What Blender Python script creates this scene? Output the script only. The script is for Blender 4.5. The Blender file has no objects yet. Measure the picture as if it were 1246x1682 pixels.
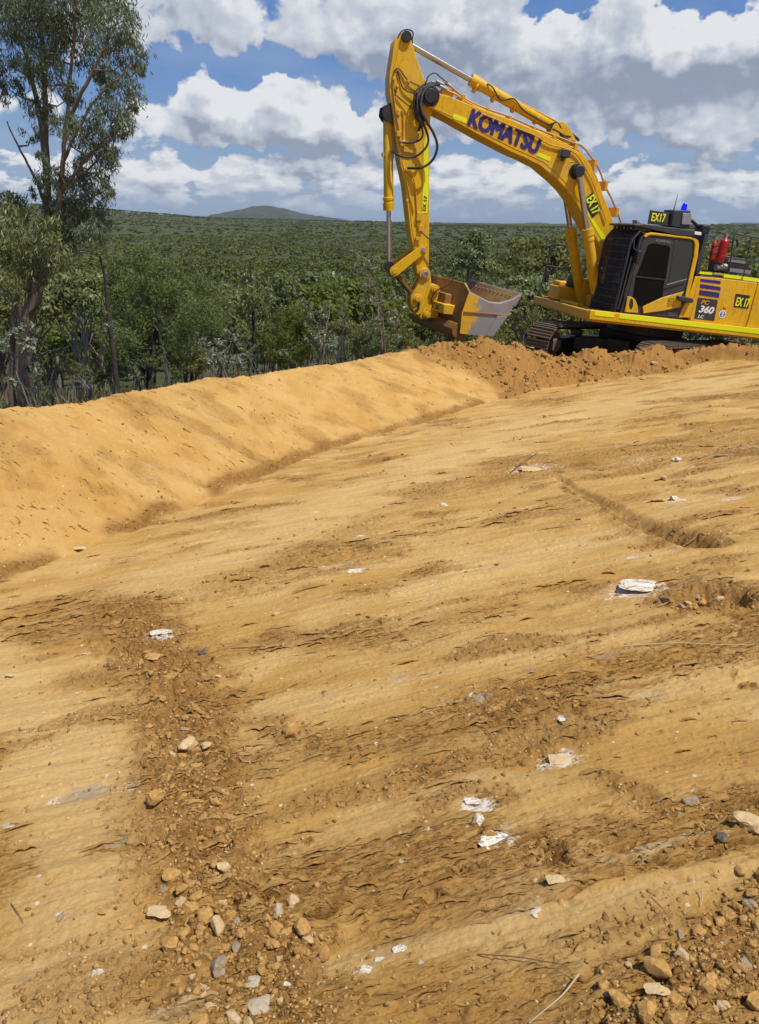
import bpy, bmesh, math, random
import numpy as np
from mathutils import Vector, Matrix

rng = np.random.default_rng(7)
random.seed(7)
SC = bpy.context.scene
COL = SC.collection
R = math.radians

# ---------------------------------------------------------------- camera
FPX, CX, CY = 1263.0, 623.0, 841.0          # focal length and centre in photograph pixels
PITCH, ROLL = R(20.6), R(0.8)
cd = bpy.data.cameras.new('camera')
cam = bpy.data.objects.new('camera', cd)
COL.objects.link(cam)
cd.sensor_fit = 'VERTICAL'
cd.sensor_height = 24.0
cd.lens = 24.0 * FPX / 1682.0
cd.clip_start = 0.05
cd.clip_end = 40000
CAMZ = 0.0
cam.matrix_world = Matrix.Rotation(math.pi / 2 - PITCH, 4, 'X') @ Matrix.Rotation(ROLL, 4, 'Z')
SC.camera = cam
MC = np.array(cam.matrix_world.to_3x3())

# ---------------------------------------------------------------- light
SUN = Vector((0.86, -0.62, 2.1)).normalized()        # towards the sun
sun_el = math.asin(SUN.z)
sun_az = math.atan2(SUN.x, SUN.y)
sl = bpy.data.lights.new('sun', 'SUN')
sl.energy = 4.75
sl.angle = R(0.53)
sl.color = (1.0, 0.955, 0.88)
so = bpy.data.objects.new('sun', sl)
so.rotation_euler = SUN.to_track_quat('Z', 'Y').to_euler()
so.location = (0, 0, 40)
COL.objects.link(so)
SC.view_settings.view_transform = 'Standard'
SC.view_settings.look = 'None'
SC.view_settings.exposure = 0.0
SC.view_settings.gamma = 1.0


# photograph pixel helpers (measuring only)
def ray(x, y):
    return MC @ np.array([x - CX, -(y - CY), -FPX]) / FPX


def at(x, y, Y):
    """point seen at photograph pixel x, y at distance Y ahead"""
    d = ray(x, y)
    return d * Y / d[1]


PA, PB, PC = -1.48, 0.115, -0.119                     # the scraped slab: z = PA + PB x + PC y


def G(x, y):
    """pixel to the plane of the scraped slab"""
    d = ray(x, y)
    return d * PA / (d[2] - PB * d[0] - PC * d[1])


# ---------------------------------------------------------------- node helpers
class NT:
    dims = '3D'

    def __init__(s, tree):
        s.t = tree
        s.n = tree.nodes
        s.l = tree.links

    def new(s, typ, **kw):
        n = s.n.new(typ)
        for k, v in kw.items():
            setattr(n, k, v)
        return n

    def put(s, sock, v):
        if v is None:
            return
        if hasattr(v, 'is_linked'):
            s.l.new(v, sock)
        else:
            if hasattr(sock.default_value, '__len__') and not hasattr(v, '__len__'):
                v = [v] * len(sock.default_value)
            elif hasattr(sock.default_value, '__len__') and len(sock.default_value) == 4 and len(v) == 3:
                v = (*v, 1)
            sock.default_value = v

    def math(s, op, a, b=None, c=None, clamp=False):
        n = s.new('ShaderNodeMath', operation=op, use_clamp=clamp)
        for i, v in enumerate((a, b, c)):
            if v is not None:
                s.put(n.inputs[i], v)
        return n.outputs[0]

    def vmath(s, op, a, b=None, sc=None):
        n = s.new('ShaderNodeVectorMath', operation=op)
        s.put(n.inputs[0], a)
        if b is not None:
            s.put(n.inputs[1], b)
        if sc is not None:
            s.put(n.inputs['Scale'], sc)
        return n.outputs['Value'] if op in ('LENGTH', 'DOT_PRODUCT', 'DISTANCE') else n.outputs[0]

    def noise(s, vec, scale, detail=4, rough=0.55, dist=0.0, typ='FBM', col=False):
        n = s.new('ShaderNodeTexNoise', noise_dimensions=s.dims)
        try:
            n.noise_type = typ
        except Exception:
            pass
        s.put(n.inputs['Vector'], vec)
        n.inputs['Scale'].default_value = scale
        n.inputs['Detail'].default_value = detail
        n.inputs['Roughness'].default_value = rough
        n.inputs['Distortion'].default_value = dist
        return n.outputs['Color' if col else 'Fac']

    def mapping(s, vec, scale=(1, 1, 1), rot=(0, 0, 0), loc=(0, 0, 0)):
        n = s.new('ShaderNodeMapping')
        s.put(n.inputs['Vector'], vec)
        n.inputs['Scale'].default_value = scale
        n.inputs['Rotation'].default_value = rot
        n.inputs['Location'].default_value = loc
        return n.outputs[0]

    def step(s, v, a, b, lo=0.0, hi=1.0):
        n = s.new('ShaderNodeMapRange', interpolation_type='SMOOTHSTEP')
        s.put(n.inputs['Value'], v)
        s.put(n.inputs['From Min'], a)
        s.put(n.inputs['From Max'], b)
        s.put(n.inputs['To Min'], lo)
        s.put(n.inputs['To Max'], hi)
        return n.outputs[0]

    def mix(s, f, a, b, blend='MIX'):
        n = s.new('ShaderNodeMix', data_type='RGBA', blend_type=blend)
        n.clamp_factor = True
        s.put(n.inputs['Factor'], f)
        s.put(n.inputs[6], a)
        s.put(n.inputs[7], b)
        return n.outputs[2]

    def attr(s, name, out='Fac'):
        n = s.new('ShaderNodeAttribute')
        n.attribute_name = name
        return n.outputs[out]


# ---------------------------------------------------------------- sky with clouds
world = bpy.data.worlds.new('World')
SC.world = world
world.use_nodes = True
w = NT(world.node_tree)
w.dims = '2D'
w.n.clear()
out = w.new('ShaderNodeOutputWorld')
bg = w.new('ShaderNodeBackground')
w.l.new(bg.outputs[0], out.inputs[0])
sky = w.new('ShaderNodeTexSky', sky_type='NISHITA')
sky.sun_disc = False
sky.sun_elevation = sun_el
sky.sun_rotation = sun_az
sky.air_density = 1.0
sky.dust_density = 0.6
sky.ozone_density = 2.0
tc = w.new('ShaderNodeTexCoord')
sep = w.new('ShaderNodeSeparateXYZ')
w.l.new(tc.outputs['Generated'], sep.inputs[0])
az = w.math('ARCTAN2', sep.outputs[0], sep.outputs[1])
el = w.math('ARCSINE', sep.outputs[2])
comb = w.new('ShaderNodeCombineXYZ')
w.l.new(az, comb.inputs[0])
w.l.new(el, comb.inputs[1])
q0 = comb.outputs[0]


def azel(px, py):
    d = ray(px, py)
    return math.atan2(d[0], d[1]), math.atan2(d[2], math.hypot(d[0], d[1]))


# cloud banks: pixel centre, pixel radii, amount of cloud (negative: a clear gap)
BANKS = [(300, 175, 70, 45, .42), (352, 140, 38, 40, .42), (420, 205, 100, 40, .40), (480, 185, 90, 45, .42), (455, 155, 40, 28, .25), (560, 215, 80, 40, .38), (610, 225, 40, 35, .3), (235, 222, 50, 40, .36),
         (225, 30, 60, 48, .38), (470, 15, 260, 45, .34), (390, 55, 50, 30, .28), (570, 70, 60, 30, .38), (330, 10, 60, 40, .2),
         (700, 60, 110, 110, .36), (700, 150, 120, 70, .30), (850, 110, 150, 110, .42), (1010, 110, 170, 90, .46), (1190, 150, 130, 95, .44), (1130, 95, 70, 60, .3), (1020, 30, 60, 40, .30), (1240, 60, 60, 50, .3),
         (800, 20, 60, 60, .30), (272, 112, 90, 24, -.34), (420, 105, 170, 16, -.16), (560, 135, 70, 30, -.42), (440, 122, 50, 14, -.3), (600, 165, 40, 26, -.3),
         (938, 4, 48, 24, -.75), (1165, 8, 60, 26, -.80), (1020, 252, 150, 16, -.42), (1190, 285, 120, 12, -.2), (760, 235, 120, 12, -.2),
         (330, 250, 260, 8, -.18), (350, 280, 260, 20, .22), (800, 290, 300, 22, .14), (1150, 300, 160, 24, .18), (1100, 300, 170, 18, .16), (800, 300, 200, 30, .10), (400, 300, 260, 30, .14), (1170, 240, 110, 18, .3), (300, 350, 900, 10, -.2), (300, 305, 1000, 30, .20), (900, 275, 500, 14, .08)]
grp = bpy.data.node_groups.new('cloud_amount', 'ShaderNodeTree')
grp.interface.new_socket('P', in_out='INPUT', socket_type='NodeSocketVector')
grp.interface.new_socket('D', in_out='OUTPUT', socket_type='NodeSocketFloat')
g = NT(grp)
g.dims = '2D'
gi = g.new('NodeGroupInput')
go = g.new('NodeGroupOutput')
P = gi.outputs[0]
gs = g.new('ShaderNodeSeparateXYZ')
g.l.new(P, gs.inputs[0])
gel = gs.outputs[1]
big = g.noise(g.mapping(P, (10, 15, 1), loc=(3.1, 1.7, 0)), 1.0, 9, .50, .1)
small = g.noise(g.mapping(P, (22, 66, 1), loc=(1.3, 4.2, 0)), 1.0, 7, .54, .1)
f_h = g.step(gel, 0.045, 0.12)
mixn = g.math('ADD', g.math('MULTIPLY', big, f_h), g.math('MULTIPLY', small, g.math('SUBTRACT', 1.0, f_h)))
puff = g.new('ShaderNodeTexVoronoi', feature='SMOOTH_F1', voronoi_dimensions='2D')
puffs_in = g.vmath('ADD', g.mapping(P, (1, 1.25, 1)), g.vmath('SCALE', g.noise(P, 30, 4, .6, col=True), sc=.03))
g.put(puff.inputs['Vector'], puffs_in)
puff.inputs['Scale'].default_value = 34
puff.inputs['Smoothness'].default_value = .35
puff.inputs['Detail'].default_value = 1.0
D = g.math('MULTIPLY', g.math('SUBTRACT', mixn, 0.5), 1.5)
PW = g.vmath('ADD', P, g.vmath('MULTIPLY', g.vmath('SUBTRACT', g.noise(g.mapping(P, (16, 20, 1)), 1.0, 4, .6, col=True), (.5, .5, .5)), (.085, .06, 0)))
D = g.math('ADD', D, g.math('MULTIPLY', g.math('SUBTRACT', 0.42, puff.outputs['Distance']), .26))
for (bx, by, rx, ry, am) in BANKS:
    a0, e0 = azel(bx, by)
    sx, sy = rx / 1400.0, ry / 1480.0
    v = g.vmath('MULTIPLY', g.vmath('SUBTRACT', PW, (a0, e0, 0)), (1 / sx, 1 / sy, 0))
    d2 = g.vmath('DOT_PRODUCT', v, v)
    g1_ = g.math('MULTIPLY_ADD', d2, -.30, 1.0, clamp=True)
    gss = g.math('MULTIPLY', g1_, g1_)
    D = g.math('ADD', D, g.math('MULTIPLY', gss, am))
g.l.new(D, go.inputs[0])


def cloud(vec):
    n = w.new('ShaderNodeGroup')
    n.node_tree = grp
    w.l.new(vec, n.inputs[0])
    return n.outputs[0]


D0 = cloud(q0)
D1 = cloud(w.vmath('ADD', q0, (0.006, 0.010, 0)))
D2 = cloud(w.vmath('ADD', q0, (0.010, 0.034, 0)))
base = w.step(el, 0.02, 0.10, -0.01, 0.05)
cover = w.step(D0, w.math('SUBTRACT', base, 0.0), w.math('ADD', base, 0.19))
lit = w.math('ADD', w.math('MULTIPLY', w.math('SUBTRACT', D0, D1), .85), w.math('MULTIPLY', w.math('SUBTRACT', D0, D2), .62))
thick = w.step(D0, 0.18, 0.85)
lit = w.math('SUBTRACT', w.math('ADD', lit, .60), w.math('MULTIPLY', thick, w.step(el, 0.09, 0.14, .16, .42)), clamp=True)
det = w.noise(w.mapping(q0, (26, 34, 1)), 1, 6, .6)
lit = w.math('ADD', lit, w.math('MULTIPLY', w.math('SUBTRACT', det, .5), .34), clamp=True)
ccol = w.mix(w.step(lit, .0, .55), (3.5, 4.0, 5.1), (6.6, 7.0, 7.8))
ccol = w.mix(w.step(lit, .45, 1.0), ccol, (9.7, 9.8, 9.9))
blue = w.mix(0.62, sky.outputs[0], w.mix(w.step(el, 0.0, 0.22), (2.5, 4.1, 7.1), (.70, 2.4, 7.0)))
low = w.step(el, 0.0, 0.05)
alpha = w.math('MULTIPLY', cover, w.math('ADD', w.math('MULTIPLY', low, .84), .08))
veil = w.math('MULTIPLY', w.step(w.noise(w.mapping(q0, (5, 20, 1)), 1, 5, .5), .35, .75), .28)
blue = w.mix(veil, blue, (4.8, 5.6, 7.4))
colr = w.mix(alpha, blue, ccol)
colr = w.mix(w.step(el, -0.25, 0.0), (.5, .55, .45), colr)
w.l.new(colr, bg.inputs[0])
bg.inputs[1].default_value = 0.085
world.cycles.sampling_method = 'MANUAL'
world.cycles.sample_map_resolution = 128


# ---------------------------------------------------------------- object helpers
def tag(o, label=None, cat=None, group=None, kind=None):
    if label: o['label'] = label
    if cat: o['category'] = cat
    if group: o['group'] = group
    if kind: o['kind'] = kind
    return o


def mesh_np(name, verts, faces, mat, parent=None, smooth=True, uv=None):
    """mesh from arrays: faces is an (n,3) or (n,4) int array"""
    verts = np.asarray(verts, np.float32)
    faces = np.asarray(faces, np.int32)
    me = bpy.data.meshes.new(name)
    k = faces.shape[1]
    me.vertices.add(len(verts))
    me.vertices.foreach_set('co', verts.ravel())
    me.loops.add(faces.size)
    me.loops.foreach_set('vertex_index', faces.ravel())
    me.polygons.add(len(faces))
    me.polygons.foreach_set('loop_start', np.arange(len(faces), dtype=np.int32) * k)
    me.polygons.foreach_set('loop_total', np.full(len(faces), k, np.int32))
    me.update(calc_edges=True)
    if smooth:
        me.polygons.foreach_set('use_smooth', np.ones(len(faces), bool))
    if mat: me.materials.append(mat)
    o = bpy.data.objects.new(name, me)
    COL.objects.link(o)
    if parent: o.parent = parent
    return o


def set_attr(o, name, vals, dom='POINT'):
    a = o.data.attributes.new(name, 'FLOAT', dom)
    a.data.foreach_set('value', np.asarray(vals, np.float32))


def empty(name, M=None, loc=None):
    o = bpy.data.objects.new(name, None)
    COL.objects.link(o)
    o.empty_display_size = .3
    if M is not None: o.matrix_world = M
    if loc is not None: o.location = loc
    return o


def material(name):
    m = bpy.data.materials.new(name)
    m.use_nodes = True
    t = NT(m.node_tree)
    b = t.n['Principled BSDF']
    return m, t, b


# ---------------------------------------------------------------- numpy noise
def _h(ix, iy, seed):
    h = (ix.astype(np.uint32) * np.uint32(374761393) + iy.astype(np.uint32) * np.uint32(668265263) + np.uint32(seed * 974711 + 12345))
    h ^= h >> np.uint32(13)
    h *= np.uint32(1274126177)
    h ^= h >> np.uint32(16)
    return (h & np.uint32(0xffffff)).astype(np.float32) / np.float32(0xffffff)


def pn(x, y, seed=0):
    """gradient noise, about -1..1"""
    x = np.asarray(x, np.float32); y = np.asarray(y, np.float32)
    x0 = np.floor(x); y0 = np.floor(y)
    fx = x - x0; fy = y - y0
    ix = x0.astype(np.int64).astype(np.uint32); iy = y0.astype(np.int64).astype(np.uint32)
    u = fx * fx * fx * (fx * (fx * 6 - 15) + 10)
    v = fy * fy * fy * (fy * (fy * 6 - 15) + 10)
    r = []
    for dx in (0, 1):
        for dy in (0, 1):
            a = _h(ix + np.uint32(dx), iy + np.uint32(dy), seed) * np.float32(6.2831853)
            r.append(np.cos(a) * (fx - dx) + np.sin(a) * (fy - dy))
    return ((r[0] * (1 - v) + r[1] * v) * (1 - u) + (r[2] * (1 - v) + r[3] * v) * u) * np.float32(1.5)


def fbm(x, y, o=4, seed=0, g_=.5):
    s = 0; a = 1.0
    for i in range(o):
        s = s + a * pn(x * 2.03 ** i, y * 2.03 ** i, seed + i)
        a *= g_
    return s


def lumps(x, y, cell, seed, dens=.8, rmin=.25, rmax=.55):
    """round clods, height in metres, on a jittered grid"""
    X = x / cell; Y = y / cell
    x0 = np.floor(X); y0 = np.floor(Y)
    best = np.zeros_like(X)
    for dx in (-1, 0, 1):
        for dy in (-1, 0, 1):
            cx_ = (x0 + dx).astype(np.int64).astype(np.uint32); cy_ = (y0 + dy).astype(np.int64).astype(np.uint32)
            jx = _h(cx_, cy_, seed) + x0 + dx; jy = _h(cx_, cy_, seed + 1) + y0 + dy
            rr = rmin + (rmax - rmin) * _h(cx_, cy_, seed + 2)
            on = (_h(cx_, cy_, seed + 3) < dens)
            an = _h(cx_, cy_, seed + 4) * 3.14
            ex = (X - jx); ey = (Y - jy)
            ca, sa = np.cos(an), np.sin(an)
            d2 = ((ex * ca + ey * sa) / 1.15) ** 2 + ((-ex * sa + ey * ca) * 1.25) ** 2
            h = np.sqrt(np.maximum(0, 1 - d2 / (rr * rr))) * rr * on
            best = np.maximum(best, h)
    return best * cell


def sstep(a, b, x):
    t = np.clip((x - a) / (b - a), 0, 1)
    return t * t * (3 - 2 * t)
# ================================================================ GROUND
V_PX = [(0, 948), (120, 905), (205, 875), (330, 820), (450, 770), (560, 728), (640, 708), (720, 685), (800, 660), (860, 642), (930, 625), (1010, 612), (1100, 600), (1180, 592), (1246, 588)]
VL = [G(*q)[:2] for q in V_PX]
VL = [np.array([-6.0, -1.8]), np.array([-4.2, 1.6]), np.array([-3.2, 3.7])] + VL + [np.array([10.5, 16.0]), np.array([16.0, 17.5]), np.array([30, 20.])]
VL = np.array(VL)
# smooth the toe line
def resample(P_, n):
    s = np.r_[0, np.cumsum(np.linalg.norm(np.diff(P_, axis=0), axis=1))]
    t = np.linspace(0, s[-1], n)
    return np.c_[np.interp(t, s, P_[:, 0]), np.interp(t, s, P_[:, 1])]
VL = resample(VL, 140)
for _ in range(3):
    VL[1:-1] = (VL[:-2] + 2 * VL[1:-1] + VL[2:]) / 4
VS = np.r_[0, np.cumsum(np.linalg.norm(np.diff(VL, axis=0), axis=1))]


def toe(x, y):
    """arc length along the toe line, signed distance from it (left positive), slab height at the toe"""
    x = np.asarray(x, np.float32); y = np.asarray(y, np.float32)
    bd = np.full(x.shape, 1e9, np.float32); bt = np.zeros_like(bd); bs = np.zeros_like(bd)
    qx = np.zeros_like(bd); qy = np.zeros_like(bd)
    for i in range(len(VL) - 1):
        ax, ay = VL[i]; dx, dy = VL[i + 1] - VL[i]; L2 = dx * dx + dy * dy
        t = ((x - ax) * dx + (y - ay) * dy) / L2
        t = np.clip(t, 0, 1)
        ex = x - ax - t * dx; ey = y - ay - t * dy
        d2 = ex * ex + ey * ey
        m = d2 < bd
        bd = np.where(m, d2, bd)
        bt = np.where(m, VS[i] + t * math.sqrt(L2), bt)
        bs = np.where(m, np.sign(dx * ey - dy * ex), bs)
        qx = np.where(m, ax + t * dx, qx); qy = np.where(m, ay + t * dy, qy)
    return bt, np.sqrt(bd) * bs, PA + PB * qx + PC * qy


# crest of the bank: photograph pixel and height above the toe
RIDGE = [(-160, 680, .92), (0, 665, .90), (75, 657, .88), (150, 650, .88), (230, 638, .86), (300, 625, .85), (400, 612, .80), (500, 600, .76), (600, 585, .72), (660, 575, .70), (700, 570, .68), (740, 562, .70),
         (775, 560, .68), (820, 564, .62), (855, 572, .56), (905, 590, .44), (935, 590, .42), (965, 590, .42), (990, 592, .40), (1020, 592, .36), (1060, 586, .36), (1100, 590, .30),
         (1140, 590, .30), (1190, 592, .26), (1246, 590, .26)]
rt, rd, rh = [], [], []
for (px, py, H) in RIDGE:
    d = ray(px, py)
    Y = np.linspace(4, 20, 1200)
    X, Z = d[0] / d[1] * Y, d[2] / d[1] * Y
    t_, dd, zv = toe(X, Y)
    ok = (Z - (zv + H)) < 0
    i = int(np.argmax(ok & (dd > 0.15)))
    rt.append(float(t_[i])); rd.append(float(dd[i])); rh.append(H)
rt, rd, rh = map(np.array, (rt, rd, rh))
o_ = np.argsort(rt); rt, rd, rh = rt[o_], rd[o_], rh[o_]
T_LOOSE = float(np.interp(790, [r[0] for r in RIDGE], [float(toe(*[np.array([v]) for v in G(*q)[:2]])[0][0]) for q in [(r[0], max(r[1] + 60, 600)) for r in RIDGE]]))
T_LOOSE = float(toe(np.array([G(800, 660)[0]]), np.array([G(800, 660)[1]]))[0][0])

# excavator pose, from its known size
M_POS = np.array([6.0834, 18.501, -3.2683])
M_YAW, M_PIT, M_ROL = 3.34544248, 0.106422767, -0.0128633835
def _r(a, ax):
    return np.array(Matrix.Rotation(a, 3, ax))
MR = _r(M_YAW, 'Z') @ _r(-M_PIT, 'Y') @ _r(M_ROL, 'X')


# spoil heaps: pixel of the top, distance, spread
HEAPS = [(790, 549, 15.1, .55), (748, 556, 14.6, .40), (850, 557, 15.3, .45), (885, 566, 15.2, .4), (932, 574, 15.2, .42), (975, 564, 15.3, .42), (1012, 577, 15.4, .34), (1048, 570, 15.3, .34), (1078, 559, 15.5, .38),
         (1135, 592, 15.9, .4), (900, 600, 14.6, .5), (960, 596, 14.8, .45), (830, 580, 14.6, .5)]


def natural(x, y):
    r = np.sqrt(x * x + y * y)
    z = np.interp(np.log(np.maximum(r, 1)), np.log([1, 9, 13, 20, 32, 50, 80, 110, 170, 300, 500, 1000, 1800, 3000, 4500, 9000]),
                  [-2.9, -2.9, -3.1, -4.1, -6.6, -10.5, -15, -18, -22, -27, -31, -35, -31, -20, -6, 10])
    z = z + 5.0 * pn(x / 420, y / 420, 90) * sstep(120, 700, r) + 16 * pn(x / 1500, y / 1500, 91) * sstep(1200, 3500, r)
    azm = np.arctan2(x, y)
    z = z + 55 * np.exp(-((azm + .40) / .16) ** 2) * sstep(1200, 4200, r) + 6 * np.exp(-((azm - .42) / .12) ** 2) * sstep(1500, 4200, r)
    # right of the dig the hill top stays level for longer
    right = sstep(3, 9, x - 0.1 * y) * (1 - sstep(30, 70, r))
    return z + right * np.clip((r - 16) * .17, 0, 4.5) * .75


def base_z(x, y):
    t, d, zv = toe(x, y)
    D_ = np.interp(t, rt, rd); H_ = np.interp(t, rt, rh)
    slab = PA + PB * x + PC * y
    # far right and behind: the slab flattens out
    slab = np.where(x > 7.0, PA + PB * 7.0 + PC * y + (x - 7.0) * .03, slab)
    slab = np.where(y < -1, PA + PB * np.minimum(x, 7) + PC * -1, slab)
    slab = np.maximum(slab, PA + PB * -5 + PC * 20)
    u = np.clip(d / D_, 0, 1)
    f = 0.80 * u + 0.20 * np.sin(u * np.pi / 2)
    f = f - .06 * np.exp(-((u) / .08) ** 2) * 0
    f = np.where(u > .82, f - (u - .82) ** 2 * 1.1, f)
    bank = zv + H_ * f
    over = np.maximum(d - D_, 0)
    top = zv + H_ * (1 - .18 ** 2 * 1.1) - .30 * over - .10 * np.minimum(over, 1.0)
    nat = natural(x, y)
    # working pad under the machine
    mx, my = x - M_POS[0], y - M_POS[1]
    pad = M_POS[2] - (MR[0, 2] * mx + MR[1, 2] * my) / MR[2, 2]
    wp = 1 - sstep(3.2, 6.0, np.sqrt(mx * mx + my * my))
    wb = sstep(0.4, 5.5, over)
    back = top * (1 - wb) + nat * wb
    back = back * (1 - wp * sstep(.5, 1.6, over)) + pad * wp * sstep(.5, 1.6, over)
    z = np.where(d <= 0, slab, np.where(d <= D_, bank, back))
    heap = np.zeros_like(z)
    for (px, py, Y_, sg) in HEAPS:
        c = at(px, py, Y_)
        rr = np.sqrt((x - c[0]) ** 2 + (y - c[1]) ** 2)
        cone = c[2] - .04 - np.sqrt((rr * .62) ** 2 + .0036) * (.45 / sg) ** .5
        k = .07
        hh_ = np.clip(.5 + .5 * (cone - z) / k, 0, 1)
        zz = z * (1 - hh_) + cone * hh_ + k * hh_ * (1 - hh_)
        z = np.where(rr < 2.2, zz, z)
        heap = np.maximum(heap, np.where(rr < 2.2, hh_, 0))
    return z, t, d, D_, heap


def polydist(x, y, pts):
    bd = np.full(x.shape, 1e9, np.float32); bt = np.zeros_like(bd)
    n = len(pts) - 1
    for i in range(n):
        ax, ay = pts[i]; dx, dy = pts[i + 1][0] - ax, pts[i + 1][1] - ay
        L2 = dx * dx + dy * dy + 1e-9
        t = np.clip(((x - ax) * dx + (y - ay) * dy) / L2, 0, 1)
        d2 = (x - ax - t * dx) ** 2 + (y - ay - t * dy) ** 2
        m = d2 < bd
        bd = np.where(m, d2, bd); bt = np.where(m, (i + t) / n, bt)
    return np.sqrt(bd), bt


def gp(L):
    return [G(*q)[:2] for q in L]


# zones of the slab: centre line, half width in metres (start, end)
RUB = [(gp([(215, 1000), (255, 1070), (300, 1140), (310, 1210), (315, 1290), (320, 1370), (345, 1450), (395, 1540), (430, 1640), (450, 1760)]), .24, .16, 1.0),
       (gp([(1330, 1450), (1240, 1540), (1150, 1620), (1050, 1720)]), .10, .13, 1.0),
       (gp([(380, 960), (520, 900), (620, 850)]), .22, .12, .45),
       (gp([(120, 1110), (220, 1090), (300, 1070)]), .13, .16, .6),
       (gp([(930, 800), (1010, 845), (1090, 870), (1150, 890)]), .05, .16, .9),
       (gp([(1100, 975), (1170, 975), (1230, 990)]), .10, .16, .9),
       (gp([(640, 1290), (760, 1250), (880, 1240)]), .05, .08, .6),
       (gp([(1060, 660), (1180, 655), (1260, 650)]), .15, .4, .7),
       (gp([(430, 1190), (520, 1215)]), .05, .08, .6),
       (gp([(900, 1000), (1000, 960)]), .05, .05, .3),
       (gp([(700, 1330), (760, 1300), (830, 1310)]), .03, .05, .5),
       (gp([(1000, 1290), (1150, 1350), (1246, 1330)]), .06, .09, .6)]
CRK = [(gp([(430, 1480), (600, 1440), (760, 1400), (900, 1420), (1100, 1380), (1240, 1330)]), .16, .14, 1.0),
       (gp([(780, 1160), (1000, 1130), (1246, 1040)]), .15, .20, .85),
       (gp([(450, 1050), (650, 1050), (830, 1000)]), .14, .14, .5),
       (gp([(560, 1230), (800, 1180)]), .10, .12, .6),
       (gp([(0, 1050), (200, 1000), (400, 950), (600, 900)]), .25, .35, .5),
       (gp([(160, 1400), (230, 1390)]), .03, .04, .9),
       (gp([(250, 1660), (420, 1640)]), .03, .05, .9),
       (gp([(700, 800), (900, 760), (1246, 720)]), .5, .8, .55)]
PAL = [(gp([(-60, 1080), (100, 1220), (140, 1400), (120, 1560), (60, 1700)]), .30, .16, 1.0), (gp([(520, 1590), (700, 1555), (950, 1500), (1246, 1430)]), .05, .05, .8),
       (gp([(960, 1140), (1246, 1110)]), .10, .12, .9), (gp([(260, 960), (600, 810), (900, 690), (1200, 620)]), .5, .9, .9), (gp([(420, 1160), (640, 1130)]), .12, .10, .7), (gp([(700, 960), (1000, 880)]), .2, .25, .8), (gp([(520, 1010), (420, 1100)]), .12, .08, .6)]
# pale mineral patches: pixel, radius in metres, strength
WHT = [(583, 939, 0.079, 1.0), (262, 1042, 0.090, .9), (1045, 970, 0.180, .9), (920, 1250, 0.068, 1.15), (785, 1325, 0.057, 1.15), (820, 1385, 0.045, 1.3),
       (925, 1182, 0.034, .9), (700, 1366, 0.022, .9), (600, 1594, 0.025, 1.1), (655, 1560, 0.022, 1.0), (622, 1576, 0.013, 1.2), (595, 880, 0.045, .8), (868, 770, 0.338, .7), (880, 745, 0.282, .6),
       (830, 686, 0.169, .7), (1050, 756, 0.135, .6), (1180, 755, 0.135, .6), (210, 1290, 0.057, .9), (90, 1310, 0.034, .8), (15, 1360, 0.034, .9),
       (160, 1600, 0.022, .9), (878, 1505, 0.013, 1.2), (1110, 820, 0.113, .8), (1200, 820, 0.113, .7), (1040, 915, 0.057, .7), (1240, 735, 0.338, .6),
       (50, 1200, 0.034, .7), (780, 1145, 0.039, .9), (655, 1110, 0.045, .5), (300, 1030, 0.034, .7), (130, 1130, 0.034, .7), (100, 1507, 0.017, .9), (1105, 1600, 0.022, .8),
       (515, 845, 0.068, .6), (645, 1395, 0.034, .5), (710, 1130, 0.034, .6), (140, 1070, 0.034, .7), (20, 1110, 0.022, .8), (930, 860, 0.068, .4), (740, 900, 0.057, .4)]
GRY = [(140, 1300, .09, 1), (785, 1150, .05, 1.1), (330, 1262, .03, 1), (870, 1105, .05, .8), (995, 1080, .05, .9), (190, 1385, .04, 1), (100, 1507, .02, .8), (655, 1110, .04, .9), (525, 1160, .03, .8), (50, 1180, .08, .5), (90, 1310, .03, .8), (1140, 1320, .03, .8), (1150, 1380, .02, .7),
       (175, 1450, .05, .5), (650, 1560, .06, .45), (820, 1385, .04, .6), (1060, 1140, .04, .5), (1215, 1160, .05, .5)]
HOLE = [(905, 1410, .040, .11), (922, 1420, .025, .07), (1125, 988, .07, .07), (1170, 982, .17, .13), (1212, 984, .09, .12), (1225, 1012, .04, .06), (795, 1372, .022, .05), (1230, 1125, .02, .02), (832, 1168, .04, .06), (470, 1210, .03, .04), (480, 1215, .02, .02), (1150, 886, .07, .03), (1110, 878, .06, .03),
        (1225, 1050, .02, .02), (465, 1385, .012, .02), (505, 1375, .012, .02), (1210, 1350, .02, .035), (870, 1235, .01, .01)]


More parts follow.
